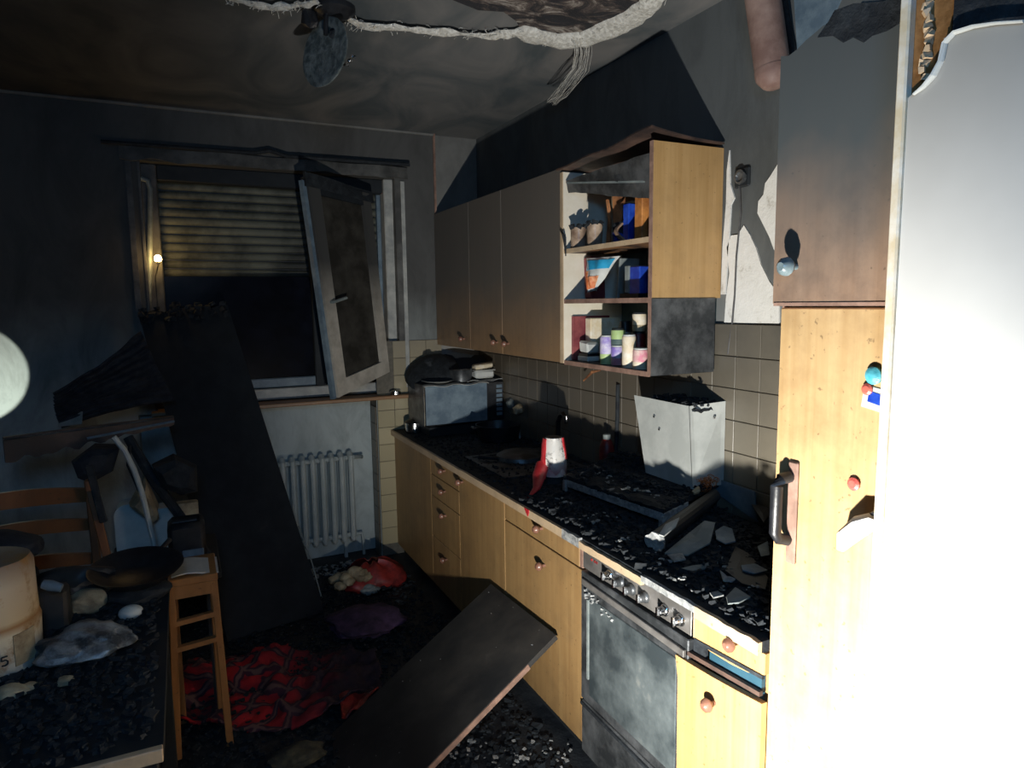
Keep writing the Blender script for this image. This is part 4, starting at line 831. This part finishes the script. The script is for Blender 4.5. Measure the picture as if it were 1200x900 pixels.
def shard(pixels, z, mat, label, th=.004, tilt=0, name='sheet_shard', cat='shard', rough=.002):
    P = []
    for i, (x, y) in enumerate(pixels):
        zz = z[i] if isinstance(z, (list, tuple)) else z
        P.append(onz(x, y, zz))
    bb = MB(); c = sum(P, Vector()) / len(P); n = len(P); V = []
    for p in P: V.append(p)
    mid = [lerp(p, c, .5) + Vector((0, 0, .003)) for p in P]
    vs = V + mid + [c + Vector((0, 0, .002))]; low = [v - Vector((0, 0, th)) for v in vs]; m = len(vs)
    fs = []
    for i in range(n):
        j = (i + 1) % n; fs += [(i, j, n + j, n + i), (n + i, n + j, 2 * n), (m + j, m + i, m + n + i, m + n + j), (m + n + j, m + n + i, m + 2 * n), (j, i, m + i, m + j)]
    bb.add(vs + low, fs); bb.rough(rough, 30)
    o = bb.build(name, mat); return tag(o, label, cat, 'broken pieces on the near worktop')
z = WT + .03
shard([(779, 648), (806, 650), (832, 636), (838, 612), (826, 610), (808, 624)], [z, z, z + .02, z + .05, z + .05, z + .02], 'grey_shard', 'large pale grey-green board shard lying among black debris')
shard([(838, 622), (848, 616), (858, 620), (862, 634), (850, 637), (840, 632)], z + .01, 'blue_shard', 'crumpled bluish piece right of the large pale shard')
shard([(805, 552), (812, 547), (836, 553), (838, 559), (822, 560)], [1.0] * 5, 'blue_shard', 'small blue-grey scrap at the foot of the metal box', .006)
shard([(798, 666), (812, 669), (840, 662), (848, 652), (838, 656), (820, 664)], z - .01, 'grey_shard', 'thin curved grey strip below the large pale shard')
shard([(851, 699), (853, 707), (866, 706), (880, 699), (862, 688)], z + .005, 'grey_shard', 'folded grey sheet with pale rim near the worktop front edge')
shard([(843, 668), (847, 680), (858, 681), (862, 678), (852, 676)], z + .005, 'pale_debris', 'small white curled flake above the folded grey sheet')
shard([(782, 650), (800, 648), (804, 655), (790, 658)], z + .002, 'pale_debris', 'small pale fragment under the large shard tip')
shard([(832, 694), (836, 700), (848, 697), (842, 692)], z + .005, 'pale_debris', 'white chip left of the folded grey sheet')
shard([(868, 662), (885, 660), (900, 668), (884, 672), (870, 668)], z, 'blue_shard', 'flat dull blue flake near the tall cabinet')
shard([(862, 640), (880, 650), (900, 676), (897, 690), (870, 684), (850, 668)], z - .01, 'char_panel', 'dark flat plate piece in front of the tall cabinet')
shard([(888, 640), (900, 634), (902, 650), (892, 652)], z + .01, 'blue_shard', 'small blue-grey scrap beside the tall cabinet side')
shard([(880, 590), (896, 582), (903, 600), (895, 612)], z + .05, 'char_panel', 'dark board piece leaning at the back beside the tall cabinet')
# dark roll / tube piece
p, q = onz(768, 634, WT + .04), onz(838, 580, WT + .085)
e = empty('charred_roll', (p + q) / 2, 'charred rolled sheet with ragged grey end beside the hood tray', 'roll')
MB().tube([p, lerp(p, q, .3), lerp(p, q, .7), q], [.030, .028, .027, .022], 14).rough(.006, 22).build('roll_body', 'char_panel', e)
MB().lathe(p, [(.034, -.010), (.036, 0), (.026, .02)], 14, q - p, rg=rnd, jit=.15).build('ragged_end', 'rim', e)
shard([(772, 626), (780, 614), (796, 606), (792, 616), (778, 628)], [WT + .07, WT + .08, WT + .09, WT + .08, WT + .07], 'steel_light', 'bright white strip of metal on the charred roll')
# copper wire tangle
c0 = onz(829, 567, .99); bb = MB()
for k in range(46):
    cc = c0 + Vector((rnd.uniform(-.035, .035), rnd.uniform(-.02, .03), rnd.uniform(-.012, .02))); r = rnd.uniform(.008, .022); ph = rnd.uniform(0, 6); ax = Vector((rnd.uniform(-1, 1), rnd.uniform(-1, 1), rnd.uniform(-1, 1))).normalized(); a1 = ax.orthogonal().normalized(); a2 = ax.cross(a1)
    bb.tube([cc + (a1 * math.cos(ph + t * .7) + a2 * math.sin(ph + t * .7)) * r + ax * .001 * t for t in range(8)], .0012, 4, False)
tag(bb.build('copper_wire_tangle', 'copper'), 'tangle of bare copper wire at the corner of the fallen hood tray', 'wire')
p = onz(812, 578, .97); tag(MB().tube([p, p + Vector((.02, .0, .008)), p + Vector((.045, .02, .01))], [.008, .012, .006], 8).rough(.004, 60).build('scorched_plug', 'beige'), 'small scorched beige scrap beside the copper wire', 'scrap')
# bluish board at the back right
tag(MB().prism([(XR - .03, 1.78, WT + .02), (XR - .03, 2.02, WT + .08), (XR - .03, 2.06, WT + .135), (XR - .03, 1.80, WT + .13)], (.006, 0, 0)).build('backsplash_board', 'blue_shard'), 'blue-grey board strip leaning on the tiles behind the near worktop', 'board')
# burnt twig on the worktop below open cabinet
tag(MB().tube([onx(684, 446, 1.80), onx(694, 436, 1.78), onx(704, 434, 1.80)], [.004, .008, .003], 7).build('hanging_splinter', 'brown_card'), 'brown splinter dangling below the open wall cabinet', 'splinter')

# ================================================================== LEANING DARK BOARD
a, b_, c_, d_ = Vector((-.205, 4.31, 1.665)), Vector((.255, 4.31, 1.70)), Vector((.615, 3.67, .012)), Vector((.115, 3.55, .012))
def bl(u, v):
    p = lerp(lerp(d_, c_, u), lerp(a, b_, u), v)
    if v > .97: p += Vector((0, 0, .05 * noise.noise(Vector((u * 9, 1, 1)))))
    return p
e = empty('leaning_board', (d_ + c_) / 2, 'tall charred black board leaning from the floor against the window', 'board')
MB().sheet(bl, 16, 34, .022).build('board_face', 'board_black', e)
MB().tube([bl(1.0, .27) + Vector((.005, -.01, 0)), bl(1.02, .16) + Vector((.005, -.01, 0)), bl(1.015, .05) + Vector((.0, -.015, 0))], .004, 6).build('loose_edging', 'grey_shard', e)
bb = MB()
for k in range(70): bb.chunk(bl(rnd.random(), .965 + .05 * rnd.random()), rnd.uniform(.01, .028), rnd, .8)
bb.build('burnt_top_edge', 'char', e)['kind'] = 'stuff'
# ================================================================== FALLEN PANEL
A, B = Vector((1.212, 2.140, .432)), Vector((1.212, 2.745, .405)); Cc = B + Vector((-.78, -.19, -.39)); D = A + Vector((-.86, -.19, -.417))
fp = empty('fallen_tabletop', (.8, 2.3, 0), 'dark wooden panel with pinkish edge leaning against the base cabinets', 'panel')
nn2 = (B - A).cross(D - A).normalized(); nn2 = nn2 if nn2.z > 0 else -nn2
MB().prism([A, B, Cc, D], -nn2 * .020).build('board_face', 'char_panel', fp)
MB().obox(A + (D - A) * .16 - nn2 * .022 + Vector((0, -.004, 0)), (D - A) * .84, (0, .004, 0), nn2 * .020).build('panel_edge', 'brown_edge', fp)
bb = MB()
for k in range(22): bb.chunk(lerp(lerp(A, B, rnd.random()), lerp(D, Cc, rnd.random()), rnd.random()) + nn2 * .001, rnd.uniform(.0015, .005), rnd, .3)
bb.build('ash_specks', 'rim', fp)['kind'] = 'stuff'

# ================================================================== LEFT SIDE
# fallen slatted blind
p0, p1, p2, p3 = ony(72, 500, 3.75), ony(64, 462, 3.75), ony(165, 388, 4.0), ony(205, 470, 3.9)
e = empty('fallen_blind', p0, 'dark crumpled ribbed blind lying against the wall left of the board', 'blind')
def bf(u, v):
    p = lerp(lerp(p0, p3, u), lerp(p1, p2, u), v); return p + Vector((0, .007 * math.sin(v * 60 + u * 3) - .06 * math.sin(math.pi * v), .03 * math.sin(math.pi * u) * (.5 - v) + .01 * noise.noise(Vector((u * 5, v * 5, 1)))))
MB().sheet(bf, 16, 90, .012).build('blind_sheet', 'soft_black', e, True)
tag(MB().sheet(lambda u, v: ony(68 + 28 * u, 500 - 14 * v - 3 * u, 3.72) + Vector((0, .03 * v, 0)), 5, 3, .004).build('pale_rag', 'grey_shard'), 'small pale rag under the fallen blind', 'rag')
# burnt shelf bar
a, b_ = ony(5, 526, 3.30), ony(204, 492, 3.50)
e = empty('burnt_shelf_bar', (a + b_) / 2, 'long charred brown shelf board with ragged left end across the pile', 'shelf board')
def bs(u, v):
    h = .105 * (1 - .62 * u); p = lerp(a, b_, u) + Vector((0, 0, h * (v - .55)))
    if v < .3: p += Vector((0, 0, .022 * noise.noise(Vector((u * 14, 0, 4)))))
    return p
MB().sheet(bs, 40, 5, .022).build('board', 'rust_brown', e)
MB().tube([bs(.0, .9) + Vector((0, -.006, 0)), bs(1, .9) + Vector((0, -.006, 0))], .004, 6).build('steel_trim', 'steel', e)
MB().tube([bs(.45, .35) + Vector((0, -.006, 0)), bs(1.0, .4) + Vector((0, -.006, 0))], .006, 6).build('steel_trim', 'blue_shard', e)
# bent tube
P = [ony(x, y, 3.15) for x, y in ((133, 512), (146, 528), (157, 550), (166, 576), (173, 605), (179, 630), (182, 648))] + [Vector((-.165, 3.17, .602))]
tag(MB().tube(dens(P, 3), .011, 8).build('bent_tube', 'steel_light', None, True), 'bent pale metal tube curving down from the burnt shelf board', 'tube')
tag(MB().tube([ony(150, 512, 3.35), ony(178, 560, 3.3), ony(215, 610, 3.25), ony(247, 655, 3.2)], [.02, .022, .02, .018], 8).build('charred_strut', 'char'), 'thick black strut running diagonally beneath the shelf board', 'strut')
tag(MB().tube([ony(152, 522, 3.25), ony(150, 545, 3.2), ony(163, 575, 3.2)], .007, 6).build('thin_black_rod', 'black'), 'thin black rod beside the bent tube', 'rod')
# hanging burnt cloth under bar
for pts, nm, lb, mt in (([(84, 540), (92, 558), (108, 566), (134, 552), (142, 520), (110, 522)], 'burnt_rag', 'black pleated rag hanging under the shelf board', 'soft_black'), ([(178, 545), (188, 570), (212, 578), (232, 575), (232, 545), (205, 532)], 'burnt_bag', 'black burnt bag in front of the white tubs', 'char'), ([(150, 590), (160, 575), (170, 560), (186, 596), (186, 605), (178, 612)], 'scorched_sponge', 'brownish scorched cushion piece behind the bent tube', 'beige')):
    P = [ony(x, y, 3.28) for x, y in pts]; c = sum(P, Vector()) / len(P); n = len(P)
    vs = []; 
    for k, (sc_, dy) in enumerate(((.55, -.07), (.9, -.05), (1, 0), (.9, .05), (.5, .07))): vs += [c + (p - c) * sc_ + Vector((0, dy, 0)) for p in P]
    bb = MB().add(vs, [tuple(range(n)), tuple(range(4 * n, 5 * n))[::-1]] + [(i * n + k, (i + 1) * n + k, (i + 1) * n + (k + 1) % n, i * n + (k + 1) % n) for i in range(4) for k in range(n)]).rough(.012, 18)
    tag(bb.build(nm, mt), lb, nm.split('_')[1])
# white tubs/panels standing on the far side of the table
def rounded(px0, py0, px1, py1, Y, r, th, mat, name, label, cat):
    a = ony(px0, py1, Y); a.z = .601 if name != 'scorched_tub' else a.z; c = ony(px1, py0, Y); w, h = c.x - a.x, c.z - a.z; pts = [(a.x, Y, a.z), (c.x, Y, a.z)]
    for cx_, cz_, t0 in ((c.x - r, c.z - r, 0), (a.x + r, c.z - r, math.pi / 2)):
        for k in range(7): t = t0 + k * math.pi / 12; pts.append((cx_ + r * math.cos(t), Y, cz_ + r * math.sin(t)))
    return tag(MB().prism(pts, (0, th, 0)).build(name, mat), label, cat)
rounded(139, 588, 176, 672, 3.34, .05, .10, 'white', 'white_canister', 'white rounded canister standing behind the black pan', 'canister')
rounded(176, 594, 205, 668, 3.36, .02, .10, 'white', 'white_box', 'white box right of the rounded canister', 'box')
rounded(203, 588, 232, 606, 3.30, .01, .05, 'beige', 'scorched_tub', 'scorched beige tub above the toaster', 'tub')
e = empty('toaster', ony(218, 640, 3.0), 'dark shiny toaster with blue front beside the step stool', 'toaster')
a, c = ony(198, 655, 3.0), ony(240, 612, 3.0); a.z = .601
MB().box((a.x, 3.0, a.z), (c.x, 3.16, c.z), ch=.018).build('toaster_body', 'black', e, True)
MB().box((a.x + .05, 2.993, a.z + .02), (c.x - .01, 3.001, a.z + .10), ch=.003).build('front_plate', 'blue_shard', e)
MB().box((a.x + .02, 3.05, c.z - .001), (c.x - .03, 3.08, c.z + .002)).build('slot', 'steel', e)
bn = empty('added_bench', (-.12, 3.25, 0), 'added low dark bench holding up the white canister and toaster behind the table', 'bench')  # added, no bench seen here; it only supports canister, box, toaster and tube
MB().box((-.335, 2.97, .57), (.09, 3.50, .60), ch=.004).build('bench_top', 'char_board', bn)
for x in (-.32, .03):
    for y in (2.99, 3.44): MB().box((x, y, 0), (x + .04, y + .04, .57)).build('leg', 'char_board', bn)
# ladder back chair
ch = empty('dining_chair', (-.6, 3.1, 0), 'brown wooden ladder-back chair behind the burnt table', 'chair')
P0, P1 = ony(103, 568, 3.05), ony(112, 668, 3.05)
px = P0.x; lx = px - .44
for x in (px, lx):
    MB().bar((x + .02, 3.05, 0), (x, 3.08, 1.02), .030, .030, (0, 1, 0), .004).build('leg', 'wood_chair', ch)
    MB().bar((x + .01, 2.66, 0), (x + .01, 2.66, .44), .032, .032, (0, 1, 0), .004).build('leg', 'wood_chair', ch)
for z, hh in ((.96, .055), (.84, .045), (.70, .045)):
    MB().sheet(lambda u, v: (lx + .015 + (px - lx - .03) * u, 3.075 + .03 * math.sin(math.pi * u), z - hh / 2 + hh * v + .012 * math.sin(math.pi * u) * v), 12, 2, .014).build('back_slat', 'wood_chair', ch)
MB().box((lx, 2.64, .43), (px + .03, 3.07, .46), ch=.006).build('seat', 'wood_chair', ch)
e = empty('loose_batten', (px + .08, 3.0, .7), 'orange-brown wooden slat leaning right of the chair post', 'slat')
MB().bar(ony(106, 575, 3.02), ony(128, 662, 3.0), .030, .014, (0, 1, 0), .003).build('batten_body', 'wood_chair', e)
tag(MB().bar(ony(104, 545, 2.98), ony(122, 612, 2.98), .024, .02, (0, 1, 0), .003).rough(.004, 20).build('charred_batten', 'char'), 'charred black batten across the top of the chair post', 'batten')
# step stool
so = empty('step_stool', (-.02, 2.75, 0), 'narrow wooden step stool with rungs beside the burnt table', 'stool')
sx0_, sx1_ = onz(197, 690, .67).x, onz(254, 680, .67).x; sy = 2.68
MB().box((sx0_, sy, .672), (sx1_ + .004, sy + .24, .70), ch=.004).build('seat', 'wood_stool', so)
MB().box((sx0_ + .012, sy + .002, .625), (sx1_ - .012, sy + .018, .672)).build('apron', 'wood_stool', so)
for x in (sx0_, sx1_ - .022):
    MB().bar((x + .011 + (-.02 if x == sx0_ else .02), sy + .012, 0), (x + .011, sy + .012, .672), .026, .022, (0, 1, 0), .003).build('leg', 'wood_stool', so)
    MB().bar((x + .011, sy + .25, 0), (x + .011, sy + .22, .672), .024, .022, (0, 1, 0), .003).build('leg', 'wood_stool', so)
for z in (.53, .43): MB().bar((sx0_ + .01, sy + .012, z - .0), (sx1_ - .01, sy + .012, z + .012), .018, .024, (0, 1, 0)).build('rung', 'wood_stool', so)
tag(MB().sheet(lambda u, v: (sx0_ + .012 + .16 * u, sy + .02 + .17 * v, .706 + .008 * math.sin(u * 5)), 6, 5, .005).build('white_plate', 'white'), 'white flat sheet lying on the step stool', 'sheet')
# table
tb = empty('burnt_table', (-.6, 2.05, 0), 'burnt dark table covered in soot with a pale wood front edge, lower left', 'table')
tx1 = -.098
MB().box((-1.25, 1.615, .692), (tx1, 2.62, .72)).build('tabletop', 'char_board', tb)
MB().box((-1.25, 1.595, .690), (tx1 + .004, 1.615, .722), ch=.002).build('front_edging', 'wood_edge', tb)
MB().box((tx1, 1.615, .690), (tx1 + .005, 2.62, .721)).build('side_edging', 'char_board', tb)
for x in (-1.22, tx1 - .06):
    for y in (1.64, 2.54): MB().box((x, y, 0), (x + .05, y + .05, .692), ch=.003).build('leg', 'char_board', tb)
T = .7205
heap('table_soot_debris', lambda u, v: (-1.1 + .98 * u, 1.64 + .96 * v, T + .004 + .012 * rnd.random()), 2600, .004, .014, 'char', 'black soot crumbs covering the burnt table')
# canister
a = onz(14, 786, T); cr_ = .125; cx_, cy_ = -.525, 2.20
e = empty('scorched_canister', (cx_, cy_, T), 'large scorched cream canister with brown band, front left on the table', 'canister')
s = N('scorched_canister'); f = s.noise(11, 6, .7); zb_ = s.span(s.axis(2), T, T + .30)
cc = s.ramp(zb_, [(0, (.55, .55, .50)), (.38, (.60, .53, .38)), (.45, (.30, .14, .04)), (.5, (.52, .40, .24)), (.8, (.50, .40, .28)), (1, (.25, .18, .13))])
M['canister'] = s.done(s.mix(s.span(f, .52, .68), cc, (.28, .15, .05)), .5, f, .2, .004)
MB().lathe((cx_, cy_, T + .001), [(cr_ * .90, 0), (cr_ * .98, .02), (cr_, .12), (cr_ * .97, .135), (cr_ * .97, .28), (cr_ * .9, .30), (cr_ * .5, .31)], 30).rough(.006, 8).build('canister_body', 'canister', e, True)
MB().sheet(lambda u, v: (cx_ + cr_ * 1.0 * math.cos(-.9 + u * .5), cy_ + cr_ * 1.0 * math.sin(-.9 + u * .5), T + .03 + .085 * v), 6, 3, .004).build('yellow_label', 'beige', e, True)
MB().lathe((cx_ + .13, cy_ + .03, T + .2), [(.012, 0), (.016, .02), (.012, .05)], 10, (.9, -.2, -.35)).build('blue_spout', 'blue_shard', e, True)
# text mark on the canister
an = -1.15; o_ = Vector((cx_ + math.cos(an) * cr_ * 1.003, cy_ + math.sin(an) * cr_ * 1.003, T + .045)); tx = Vector((-math.sin(an), math.cos(an), 0)); ty = Vector((0, 0, 1)); bb = MB()
strokes = [(.014, .024), (.001, .024), (0, .014), (.009, .015), (.014, .010), (.013, .003), (.007, 0), (0, .002)]
for (xa, ya), (xb, yb) in zip(strokes, strokes[1:]): bb.bar(o_ + tx * xa + ty * ya, o_ + tx * xb + ty * yb, .003, .0035, (math.cos(an), math.sin(an), 0))
bb.build('printed_digit', 'char', e)
def blob(name, c, r, mat, label, cat, amp=.3, sc_=9, flat=.6, n=18, z=None):
    bm = bmesh.new(); bmesh.ops.create_icosphere(bm, subdivisions=4, radius=1); bb = MB(); vs = []
    for v in bm.verts:
        p = v.co.copy(); k = 1 + amp * .6 * noise.noise(p * sc_ * .16 + Vector(c) * 5) + amp * .22 * noise.noise(p * sc_ * .4 + Vector(c)); p *= k
        vs.append(Vector(c) + Vector((p.x * r[0], p.y * r[1], max(p.z, -.75) * r[2])))
    bm.verts.index_update(); bb.add(vs, [[x.index for x in f.verts] for f in bm.faces]); bm.free()
    return tag(bb.build(name, mat, None, True), label, cat)
def tblob(px, py, r, mat, name, label, cat, zz=T, **k):
    c = onz(px, py, zz + r[2] * .7); return blob(name, (c.x, c.y, zz + r[2] * .75), r, mat, label, cat, **k)
tblob(98, 755, (.115, .09, .045), 'foil', 'crumpled_foil', 'crumpled greyish plastic bag lying on the burnt table', 'bag', amp=.5, sc_=12)
tblob(153, 718, (.035, .03, .022), 'white', 'white_lump', 'white egg-shaped lump on the burnt table', 'lump', amp=.1)
tblob(100, 706, (.065, .05, .04), 'beige', 'scorched_packet', 'scorched yellowish packet between canister and black pan', 'packet', amp=.35)
tblob(78, 798, (.022, .02, .012), 'beige', 'scorched_crumb', 'small yellow-brown lump at the front of the table', 'lump', amp=.4)
tblob(36, 806, (.022, .02, .012), 'beige', 'scorched_crumb', 'dull beige lump in front of the canister', 'lump', amp=.4)
tblob(12, 812, (.040, .03, .018), 'beige', 'scorched_crumb', 'wide flat beige lump at the lower left edge of the photo', 'lump', amp=.4)
tblob(60, 735, (.024, .02, .010), 'blue_shard', 'bluish_scrap', 'small bluish scrap beside the crumpled bag', 'scrap', amp=.4)
tblob(88, 690, (.13, .08, .07), 'char_panel', 'burnt_heap', 'brown-black burnt heap behind the scorched packet', 'heap', amp=.6, zz=T)
blob('dark_cushion', (-.62, 2.66, T + .19), (.17, .12, .055), 'soft_black', 'dark blue-black cloth cap lying over the pile behind the canister', 'cloth', amp=.25)
blob('burnt_pile', (-.62, 2.64, T + .07), (.16, .10, .085), 'soft_black', 'sooty black pile under the dark cloth cap', 'heap', amp=.45)
tag(MB().box((-.46, 2.35, T + .001), (-.36, 2.43, T + .13), ch=.01).rough(.008, 12).build('dark_carton', 'char_panel'), 'dark sooted carton right of the canister', 'carton')
# black pan (wok)
c = onz(160, 668, T + .10); e = empty('black_wok', (c.x, c.y, T), 'wide black wok lying on the pile at the back of the table', 'wok')
MB().lathe((c.x, c.y, T + .055), [(.05, 0), (.09, .02), (.135, .055), (.143, .064), (.135, .062), (.09, .030), (.02, .02)], 32, (.02, -.12, 1)).build('wok_bowl', 'black', e, True)
MB().tube([(c.x + .07, c.y + .13, T + .115), (c.x + .10, c.y + .17, T + .135)], .009, 8).build('wok_handle', 'black', e)
blob('wok_rest', (c.x, c.y, T + .025), (.10, .09, .033), 'char', 'black lump carrying the wok', 'lump')
# ================================================================== FLOOR THINGS
heap('floor_debris', lambda u, v: (-.2 + 1.38 * u, 1.4 + 2.9 * v, .004 + .02 * rnd.random() * (1 + noise.noise(Vector((u * 5, v * 9, 0))))), 6500, .004, .015, 'char_floor', 'black burnt rubble strewn over the floor', .6)
heap('ash_on_floor', lambda u, v: onz(520 + 150 * u, 868 + 40 * v, .02) + Vector((0, 0, .004)), 60, .004, .012, 'rim', 'pale ash crumbs on the floor in front of the base cabinets', .4)
heap('ash_under_radiator', lambda u, v: (.45 + .5 * u, 4.15 + .2 * v, .01 + .01 * rnd.random()), 160, .006, .02, 'pale_debris', 'pale plaster bits on the floor below the radiator', .4)
poly = [(205, 790), (232, 775), (262, 768), (300, 762), (345, 765), (400, 755), (440, 770), (446, 800), (420, 826), (380, 842), (320, 855), (250, 852), (205, 848)]
P = [onz(x, y, .03) for x, y in poly]; c = sum(P, Vector()) / len(P)
def inpoly(q):
    r = False; j = len(P) - 1
    for i in range(len(P)):
        if (P[i].y > q.y) != (P[j].y > q.y) and q.x < (P[j].x - P[i].x) * (q.y - P[i].y) / (P[j].y - P[i].y) + P[i].x: r = not r
        j = i
    return r
x0 = min(p.x for p in P); x1 = max(p.x for p in P); y0_ = min(p.y for p in P); y1_ = max(p.y for p in P); n = 90; idx = {}; vs = []; fs = []
def cz(x, y): return .045 + .085 * max(-.3, noise.fractal(Vector((x * 3.2, y * 3.2, .7)), .8, 2.2, 4)) + .02 * noise.noise(Vector((x * 16, y * 16, 2)))
for i in range(n):
    for j in range(n):
        q = Vector((x0 + (x1 - x0) * i / n, y0_ + (y1_ - y0_) * j / n, 0))
        if inpoly(q + Vector((.02 * noise.noise(q * 20), .02 * noise.noise(q * 17), 0))):
            ks = []
            for di, dj in ((0, 0), (1, 0), (1, 1), (0, 1)):
                k = (i + di, j + dj)
                if k not in idx: xx_ = x0 + (x1 - x0) * k[0] / n; yy_ = y0_ + (y1_ - y0_) * k[1] / n; idx[k] = len(vs); vs.append((xx_, yy_, max(.012, cz(xx_, yy_))))
                ks.append(idx[k])
            fs.append(tuple(ks))
o = tag(MB().add(vs, fs).build('plaid_blanket', 'plaid', None, True), 'crumpled red plaid blanket, partly burnt, on the floor', 'blanket')
sm_ = o.modifiers.new('thick', 'SOLIDIFY'); sm_.thickness = .008; sm_.offset = -1
a = onz(420, 822, .05); tag(MB().sheet(lambda u, v: lerp(lerp(onz(398, 815, .05), onz(400, 842, .05), v), lerp(onz(444, 808, .07), onz(420, 832, .06), v), u) + Vector((0, 0, .012 * math.sin(u * 7 + v * 3))), 10, 8, .006).build('red_cloth_scrap', 'red_dull'), 'bright red cloth scrap beside the fallen panel', 'cloth')
blob('yellow_rag', tuple(onz(350, 885, .03)), (.10, .06, .03), 'dull_rag', 'dull yellow-grey rag on the floor below the plaid blanket', 'rag', amp=.5)
M['purple_cloth'] = spotted('sooty_purple_cloth', (.02, .012, .03), (.09, .045, .11), .9, 10, bs=.5)
c = onz(430, 728, .05); blob('purple_garment', (c.x, c.y, .05), (.19, .17, .06), 'purple_cloth', 'dark purple garment crumpled on the floor before the units', 'garment', amp=.5)
# red bag with rubbish
c = onz(425, 672, .08); e = empty('red_bag', (c.x, c.y, 0), 'torn red plastic bag spilling brownish contents under the radiator', 'bag')
def shell(u, v):
    an = -2.5 + 4.6 * u; r = .205 * (1 + .10 * math.sin(u * 21) + .06 * math.sin(v * 9)); ph = v * 1.35
    return Vector((c.x + .05 + math.cos(an) * r * math.cos(ph) * 1.05, c.y + math.sin(an) * r * math.cos(ph) * .7, .015 + .14 * math.sin(ph) + .012 * math.sin(u * 33)))
MB().sheet(shell, 34, 10, .003).rough(.010, 14).build('bag_skin', 'red_dull', e, True)
for k in range(16):
    t = rnd.random() * 6.28; r = rnd.random() ** .5 * .13; p = (c.x - .08 + math.cos(t) * r, c.y - .07 + math.sin(t) * r * .6, .06 + .07 * (1 - r / .13) + .02)
    bm = bmesh.new(); bmesh.ops.create_icosphere(bm, subdivisions=2, radius=1); vs = []
    for v in bm.verts: vs.append(Vector(p) + Vector((v.co.x * .038, v.co.y * .03, v.co.z * .026)) * (1 + .3 * noise.noise(v.co * 2 + Vector(p) * 9)))
    MB().add(vs, [[x.index for x in f.verts] for f in bm.faces]).build('scorched_lump', 'beige', e, True); bm.free()
c = onz(432, 692, .02); blob('pale_rag_lump', (c.x, c.y, .028), (.065, .045, .03), 'grey_shard', 'small pale lump on the floor in front of the red bag', 'lump', amp=.4)
